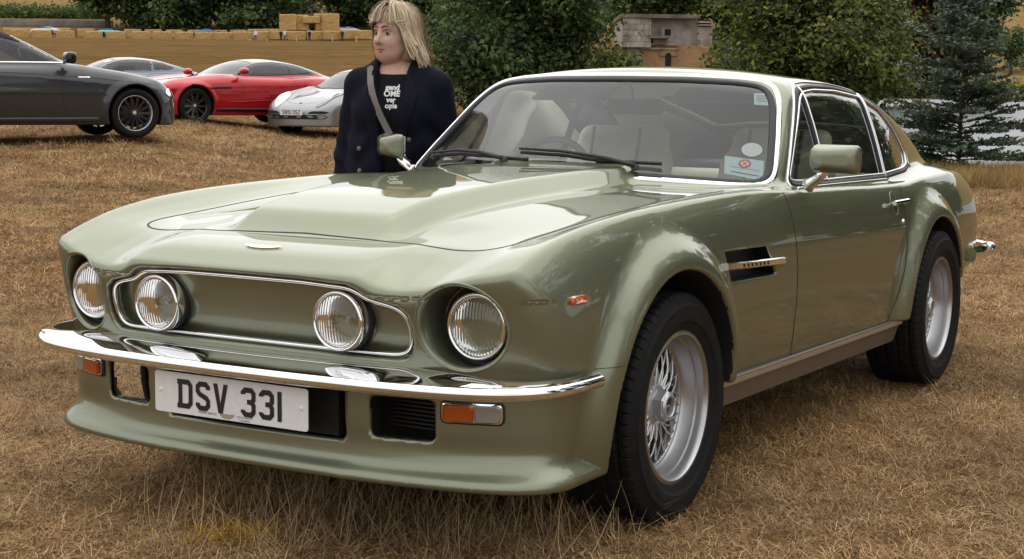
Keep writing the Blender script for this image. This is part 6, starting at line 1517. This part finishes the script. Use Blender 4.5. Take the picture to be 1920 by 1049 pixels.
# lapels: thick flaps folded back along the opening
for s in (1, -1):
    out_ = [(.056, 1.318), (.050, 1.23), (.045, 1.12), (.037, 1.0), (.034, .955)]; far_ = [(.080, 1.325), (.120, 1.225), (.108, 1.16), (.068, 1.03), (.035, .955)]
    a = resample(out_, 16); b_ = resample(far_, 16); rows = []
    for t in (0, .35, .7, 1.0):
        q = a + (b_ - a)*t; A = np.stack([np.zeros(16), q[:, 0]*s, q[:, 1]], 1); B_ = A.copy(); B_[:, 0] = .5
        H_ = bis(lambda P: np.minimum(f_blazer(P), f_tee(P)), A, B_); rows.append(H_ + np.array([.006 + .007*math.sin(t*2.6), 0, 0]))
    V_ = np.vstack(rows + [rows[-1] - [.012, 0, 0], rows[0] - [.012, 0, 0]]); n = 16; R_ = 6
    F_ = [(i*n + j, i*n + j + 1, ((i+1) % R_)*n + j + 1, ((i+1) % R_)*n + j) for i in range(R_) for j in range(n - 1)]; MB().add(V_, F_ if s > 0 else [g_[::-1] for g_ in F_]).build('lapel', M['navy'], bz, auto=50)
bz_hit = lambda y_, z_: bis(f_blazer, np.array([[.0, y_, z_]]), np.array([[.5, y_, z_]]))[0]
for (y_, z_) in ((-.125, 1.0), (-.120, .91), (.085, 1.04), (.09, .95)):
    p = bz_hit(y_, z_); g_ = grad(f_blazer, p[None], .004)[0]; q_ = Vector(g_).to_track_quat('X', 'Z').to_euler()
    b_ = MB().lathe([(.0005, .006), (.008, .0065), (.0105, .004), (.0105, -.004)], 16, axis=0).build('button', M['button'], bz, loc=p); b_.rotation_euler = q_
for s in (1, -1): MB().bbox((.125, .125*s, .845), (.02, .13, .045), .006, [[1, -.25*s, 0], [.25*s, 1, 0], [0, 0, 1]]).build('pocket_flap', M['navy'], bz)
# printed words on the tee (they run on under the blazer)
f_front = lambda y_, z_: bis(f_tee, np.stack([0*y_, y_, z_], 1), np.stack([0*y_ + .5, y_, z_], 1))
for txt, z_, sz, dy in (('gend', 1.252, .031, .008), ('OME', 1.226, .033, .008), ('ver', 1.201, .030, .006), ('ople', 1.177, .030, .008)):
    o = text_mesh(txt, sz, M['tprint'], tee, 'printed_word', Matrix.Identity(4), .0012); me_ = o.data; n = len(me_.vertices); co = np.empty(n*3, np.float32); me_.vertices.foreach_get('co', co); co = co.reshape(-1, 3)
    P_ = f_front(co[:, 0].astype(float) + dy, co[:, 1].astype(float) + z_) + np.array([.0022, 0, 0]); me_.vertices.foreach_set('co', P_.astype(np.float32).ravel()); me_.update()
# shoulder bag: strap from her right shoulder across the chest
bag = empty('shoulder_bag', (wl[0], wl[1], -.022), WZ, 'taupe strap shoulder bag worn across the blonde woman', 'bag')
f_all = lambda P: np.minimum(np.minimum(f_blazer(P), f_tee(P)), f_body(P))
yz = resample([(-.096, 1.335), (-.084, 1.28), (-.062, 1.21), (-.034, 1.14), (.002, 1.07), (.045, 1.01), (.10, .93), (.15, .83)], 30); A = np.stack([0*yz[:, 0] - .01, yz[:, 0], yz[:, 1]], 1); B_ = A.copy(); B_[:, 0] = .5; H_ = bis(f_all, A, B_)
H_ = smooth_path(H_, 30, False, 3.5) + np.array([.024, 0, 0])*np.interp(np.arange(30), [0, 4, 22, 29], [.4, 1, 1, .6])[:, None]; g_ = np.tile([1., 0, .15], (30, 1)); bk_ = np.array([(-.06, -.085, 1.335), (-.13, -.05, 1.23), (-.155, .02, 1.1), (-.15, .10, .95), (-.10, .19, .82)])
MB().sweep(H_, g_, [(-.013, -.002), (.013, -.002), (.013, .003), (-.013, .003)]).build('strap', M['taupe'], bag, False); MB().tube(np.vstack([H_[0], bk_]), .008, 6).build('back_strap', M['taupe'], bag)
MB().bbox((.06, .235, .76), (.20, .07, .15), .02).build('pouch', M['taupe'], bag)
# hair: an under-volume plus many strands
def hair_len(a): return 0
def f_hair(P):
    q = to_head(P); f = ell(q, (-.016, 0, 1.502), (.108, .092, .100)); f = smin(f, ell(q, (-.040, 0, 1.43), (.082, .094, .10)), .04)
    cut = np.maximum(np.maximum(.022 - q[:, 0], np.abs(q[:, 1]) - .078), q[:, 2] - 1.586)            # the face stays free
    f = smax(f, -cut, .012); return smax(f, 1.383 - q[:, 2], .02)
hr = make(f_hair, (-.2, -.2, 1.3), (.2, .2, 1.64), .007, 'hair', M['hair'], wom, True)
rngh = np.random.default_rng(4); st = MB(); Vh, Fh = [], []
for k in range(2300):
    # a strand starts on the crown near the parting and falls outside the head
    ang = rngh.uniform(-math.pi, math.pi); fr = abs(ang) < 1.02
    if fr and rngh.random() < (.9 if -.25 < ang < .55 else .6): continue
    cr = np.array([.01 + rngh.normal(0, .02), rngh.normal(0, .012), 0]); R_ = rngh.uniform(.975, 1.055) + (.05*rngh.random() if rngh.random() < .06 else 0); end = rngh.uniform(1.360, 1.412) if not fr else rngh.uniform(1.50, 1.595) - .03*abs(ang)
    if 1.02 <= abs(ang) < 1.35: end = rngh.uniform(1.39, 1.45)
    pts = []; ca, sa = math.cos(ang), math.sin(ang); m = 9
    for t in np.linspace(0, 1, m):
        if t < .55:
            e = math.pi/2*(1 - t/.55*.92); r_ = math.cos(e); z_ = 1.502 + .102*R_*math.sin(e); x_ = -.016 + .110*R_*r_*ca; y_ = .094*R_*r_*sa; x_ += cr[0]*(1 - t); last = (x_, y_, z_)
        else:
            u_ = (t - .55)/.45; z_ = last[2] + (end - last[2])*u_; fl_ = 1 + .10*u_*math.sin(u_*2.2); x_ = last[0]*1.0 + (-.010*u_ if not fr else -.014*u_) + .012*math.sin(ang*5 + k)*u_*.5; y_ = last[1]*fl_ + (.045*u_*u_ if sa > .2 and not fr else 0) + (.02*u_*(ang - .15) if fr else 0) + (.006*math.sin(k*1.7) + .008*math.sin(ang*9))*u_
        pts.append((x_, y_, z_))
    pts = from_head(np.array(pts)); T_ = np.gradient(pts, axis=0); o_ = pts - np.array([-.02, 0, 1.45]); sd = np.cross(T_, o_); sd /= np.linalg.norm(sd, axis=1, keepdims=True) + 1e-9; w_ = .0016*np.linspace(1, .45, m)[:, None]*rngh.uniform(.7, 1.3)
    b0 = len(Vh); Vh += list(np.stack([pts - sd*w_, pts + sd*w_], 1).reshape(-1, 3)); Fh += [(b0 + 2*i, b0 + 2*i + 1, b0 + 2*i + 3, b0 + 2*i + 2) for i in range(m - 1)]
o = MB().add(Vh, Fh).build('hair_strands', M['hair'], hr); o['kind'] = 'stuff'
# ---- distant visitors at the bales (few pixels each)
def f_far(P):
    q = P.copy(); q[:, 1] = np.abs(P[:, 1]); f = rcone(q, (0, 0, .95), (0, 0, 1.35), .16, .18); f = smin(f, np.linalg.norm(P - np.array([0, 0, 1.62]), axis=1) - .115, .04)
    f = smin(f, rcone(q, (0, .09, .92), (0, .12, .05), .09, .06), .04); f = smin(f, rcone(q, (0, .20, 1.38), (.06, .26, .95), .06, .045), .05); return smin(f, rcone(q, (-.03, .12, .04), (.14, .13, .03), .05, .04), .03)
Vp, Qp = surface_nets(f_far, (-.4, -.5, -.05), (.4, .5, 1.85), .045, False, 2.5); cp_ = Vp[Qp].mean(1)
PW = mat('white_shirt', (.7, .7, .7), .8); PB = mat('black_clothes', (.012, .012, .014), .8); PG = mat('grey_trousers', (.10, .10, .11), .8)
for k, (u, v, top_, bot_, lab, rz_) in enumerate(((479, 80, PW, PG, 'distant person in a white top standing by the straw bales on the left', .4), (526, 80, PB, PB, 'distant person in black beside a white shirted person at the bales', 1.2), (533, 80, PW, PG, 'distant person in a white shirt beside a person in black at the bales', 2.6),
        (579, 80, PB, PB, 'distant person in dark clothes in front of the straw stack', .2), (640, 80, PB, PB, 'distant person in black nearest to the woman at the bales', .9))):
    s = (u - 960)/CAM_F*242; x, y = xy(242, s); hz = 181 + (u - 960)*.01166; z = CAM_POS[2] + (hz - v)/CAM_F*242
    pr = empty('person', (x, y, z), rz_, lab, 'person', None)
    obj('body', mesh_np('body', Vp, Qp), None, pr); me_ = pr.children[0].data
    for m_ in (bot_, top_, M['skin']): me_.materials.append(m_)
    me_.polygons.foreach_set('material_index', np.where(cp_[:, 2] > 1.48, 2, np.where(cp_[:, 2] > .92, 1, 0)).astype(np.int32))
# ================================================================ dry grass (uncountable): tufts spread over the ground by geometry nodes
def straw_mat(name, cols):
    m, nt, b, L = new_mat(name); N_ = nt.nodes; oi = N_.new('ShaderNodeObjectInfo'); ge = N_.new('ShaderNodeNewGeometry')
    r = N_.new('ShaderNodeValToRGB'); e = r.color_ramp.elements
    while len(e) < len(cols): e.new(.5)
    for k, c in enumerate(cols): e[k].position = k/(len(cols)-1); e[k].color = (*c, 1)
    mm = N_.new('ShaderNodeMath'); mm.operation = 'MULTIPLY_ADD'; mm.inputs[1].default_value = .45; L.new(oi.outputs['Random'], mm.inputs[0])
    m2 = N_.new('ShaderNodeMath'); m2.operation = 'MULTIPLY'; m2.inputs[1].default_value = .55; L.new(ge.outputs['Random Per Island'], m2.inputs[0]); L.new(m2.outputs[0], mm.inputs[2])
    # broad natural patches: trodden darker, bleached and faintly green areas
    gp = N_.new('ShaderNodeNewGeometry'); nz = N_.new('ShaderNodeTexNoise'); nz.inputs['Scale'].default_value = .9; nz.inputs['Detail'].default_value = 4; L.new(gp.outputs['Position'], nz.inputs['Vector'])
    pr = N_.new('ShaderNodeValToRGB'); pe = pr.color_ramp.elements; pe.new(.5); pe.new(.6)
    for k, (p_, c) in enumerate(((.30, (.62, .58, .52)), (.46, (.98, .96, .92)), (.58, (1.22, 1.16, 1.05)), (.74, (.86, .98, .66)))): pe[k].position = p_; pe[k].color = (*c, 1)
    L.new(nz.outputs['Fac'], pr.inputs[0]); mu = N_.new('ShaderNodeMix'); mu.data_type = 'RGBA'; mu.blend_type = 'MULTIPLY'; mu.inputs['Factor'].default_value = 1
    L.new(mm.outputs[0], r.inputs[0]); L.new(r.outputs[0], mu.inputs['A']); L.new(pr.outputs[0], mu.inputs['B']); L.new(mu.outputs['Result'], b.inputs['Base Color']); b.inputs['Roughness'].default_value = .7; b.inputs['Specular IOR Level'].default_value = .12
    return m
M_ST = straw_mat('dry_straw_blades', [(.085, .050, .024), (.235, .143, .068), (.42, .275, .142), (.66, .49, .28)])
M_STY = straw_mat('yellow_dyed_blades', [(.22, .12, .02), (.42, .24, .02), (.62, .40, .03), (.7, .5, .1)])
M_STG = straw_mat('golden_stalks', [(.22, .14, .055), (.34, .225, .09), (.46, .32, .14), (.56, .42, .22)])
M_STW = straw_mat('pale_wisps', [(.17, .112, .056), (.29, .20, .108), (.42, .31, .185), (.54, .42, .27)])
def tuft(name, n, lmin, lmax, lean, w, spread, seed, mat_, curl=1.0):
    rng = np.random.default_rng(seed); V_, F_ = [], []
    for k in range(n):
        a = rng.uniform(0, 2*math.pi); p = np.array([rng.normal(0, spread), rng.normal(0, spread), -.004]); ln = rng.uniform(lmin, lmax); el = np.clip(rng.normal(lean, .35), .02, 1.5); m = 4
        d = np.array([math.cos(a)*math.cos(el), math.sin(a)*math.cos(el), math.sin(el)]); sd = np.array([-math.sin(a), math.cos(a), 0]); tw = rng.normal(0, .5*curl); b0 = len(V_)
        for i in range(m):
            ww = w*(1 - i/(m - 1)*.8)*rng.uniform(.8, 1.2); V_ += [p - sd*ww, p + sd*ww]
            p = p + d*ln/(m - 1); d = d + np.array([0, 0, -.28*curl*rng.random()]) + sd*tw*.5; d /= np.linalg.norm(d); p[2] = max(p[2], .002)
        for i in range(m - 1): F_.append((b0 + 2*i, b0 + 2*i + 1, b0 + 2*i + 3, b0 + 2*i + 2))
    me = mesh_np(name, np.array(V_), F_, None, False); me.materials.append(mat_); return bpy.data.objects.new(name, me)
def scatter(name, protos, P, rot, scl, idx, label, cat):
    col = bpy.data.collections.new(name + '_kinds')
    for p in protos: col.objects.link(p)
    me = bpy.data.meshes.new(name); me.vertices.add(len(P)); me.vertices.foreach_set('co', np.asarray(P, np.float32).ravel())
    for nm, ty, dat in (('rot', 'FLOAT_VECTOR', rot), ('scl', 'FLOAT', scl), ('kid', 'INT', idx)):
        a = me.attributes.new(nm, ty, 'POINT'); a.data.foreach_set('vector' if ty == 'FLOAT_VECTOR' else 'value', np.asarray(dat, np.int32 if ty == 'INT' else np.float32).ravel())
    o = bpy.data.objects.new(name, me); COL.objects.link(o); ng = bpy.data.node_groups.new(name + '_nodes', 'GeometryNodeTree')
    ng.interface.new_socket('Geometry', in_out='INPUT', socket_type='NodeSocketGeometry'); ng.interface.new_socket('Geometry', in_out='OUTPUT', socket_type='NodeSocketGeometry')
    N_ = ng.nodes; L = ng.links; gi = N_.new('NodeGroupInput'); go = N_.new('NodeGroupOutput'); ip = N_.new('GeometryNodeInstanceOnPoints'); ci = N_.new('GeometryNodeCollectionInfo')
    ci.inputs['Collection'].default_value = col; ci.inputs['Separate Children'].default_value = True; ci.inputs['Reset Children'].default_value = True
    def na(nm, ty): n = N_.new('GeometryNodeInputNamedAttribute'); n.data_type = ty; n.inputs['Name'].default_value = nm; return n.outputs['Attribute']
    e2r = N_.new('FunctionNodeEulerToRotation'); L.new(na('rot', 'FLOAT_VECTOR'), e2r.inputs[0]); L.new(e2r.outputs[0], ip.inputs['Rotation'])
    L.new(na('scl', 'FLOAT'), ip.inputs['Scale']); L.new(na('kid', 'INT'), ip.inputs['Instance Index']); ip.inputs['Pick Instance'].default_value = True
    L.new(gi.outputs[0], ip.inputs['Points']); L.new(ci.outputs[0], ip.inputs['Instance']); L.new(ip.outputs[0], go.inputs[0])
    md = o.modifiers.new('spread', 'NODES'); md.node_group = ng; tag(o, label, cat, kind='stuff'); return o
rng = np.random.default_rng(21)
def spread_pts(d0, d1, dens, th=.52):
    """even density (per m2) inside the widened view wedge"""
    n = int(dens*th*(d1*d1 - d0*d0)); d = np.sqrt(rng.uniform(d0*d0, d1*d1, n)); s = rng.uniform(-th, th, n)*d; return d, s
def mk(d, s, smin_, smax_, tilt=.12):
    x, y = xy(d, s); z = zg(d, s); n = len(d); return np.stack([x, y, z], 1), np.stack([rng.normal(0, tilt, n), rng.normal(0, tilt, n), rng.uniform(0, 6.28, n)], 1), rng.uniform(smin_, smax_, n)
def dry(n, *a): return n
short = [tuft('mat_tuft', 38, .02, .055 + .02*(k % 3), .06 + .10*(k % 4), .0011 + .0003*(k % 2), .04, 300 + k, M_ST, 1.9) for k in range(9)]
wisp = [tuft('wisp_tuft', 6, .07, .22, .85, .0009, .04, 320 + k, M_STW, .8) for k in range(5)]
gold = [tuft('gold_tuft', 24, .12, .30, 1.1, .0022, .09, 340 + k, M_STG, .5) for k in range(4)]
yel = [tuft('yellow_tuft', 16, .025, .07, .25, .0016, .03, 350 + k, M_STY, 1.1) for k in range(3)]
d1, s1 = spread_pts(3.6, 8.5, 560); d2, s2 = spread_pts(8.5, 16, 170, .46); d3, s3 = spread_pts(16, 42, 30, .42)
keep = (s3/d3 < .2) | (d3 < 25.6); d3, s3 = d3[keep], s3[keep]
A = [mk(d1, s1, .7, 1.25), mk(d2, s2, 1.1, 1.8), mk(d3, s3, 1.8, 3.0)]
scatter('dry_grass', short, np.concatenate([a[0] for a in A]), np.concatenate([a[1] for a in A]), np.concatenate([a[2] for a in A]), rng.integers(0, 9, sum(len(a[2]) for a in A)), 'matted dry brown grass covering the whole field', 'grass')
d, s = spread_pts(3.7, 10, 26); nz = np.sin(d*2.1 + 1.3*np.sin(s*2.7)) + np.sin(s*3.1 + d); k = rng.random(len(d)) < .25 + .35*(nz > .3); B1 = mk(d[k], s[k], .5, 1.1, .2)
# taller stalks left standing under the front spoiler
u = rng.uniform(330, 1180, 300); dd = rng.uniform(4.0, 4.95, 300); B2 = mk(dd, (u - 960)/CAM_F*dd, .7, 1.25, .15)
scatter('grass_stalks', wisp, np.concatenate([B1[0], B2[0]]), np.concatenate([B1[1], B2[1]]), np.concatenate([B1[2], B2[2]]), rng.integers(0, 5, len(B1[2]) + len(B2[2])), 'pale wispy grass stalks standing up around the coupe', 'grass')
u = rng.uniform(1640, 2100, 1500); dd = rng.uniform(21.5, 25.4, 1500); B3 = mk(dd, (u - 960)/CAM_F*dd, .7, 1.3, .12)
scatter('bank_grass', gold, *B3, rng.integers(0, 4, 1500), 'tall golden dry grass along the lake bank behind the coupe', 'grass')
u = 430 + rng.normal(0, 50, 60); dd = 4.20 + rng.normal(0, .06, 60); B4 = mk(dd, (u - 960)/CAM_F*dd, .6, 1.1)
scatter('yellow_grass', yel, *B4, rng.integers(0, 3, 60), 'patch of bright yellow grass in the bottom left foreground', 'grass')
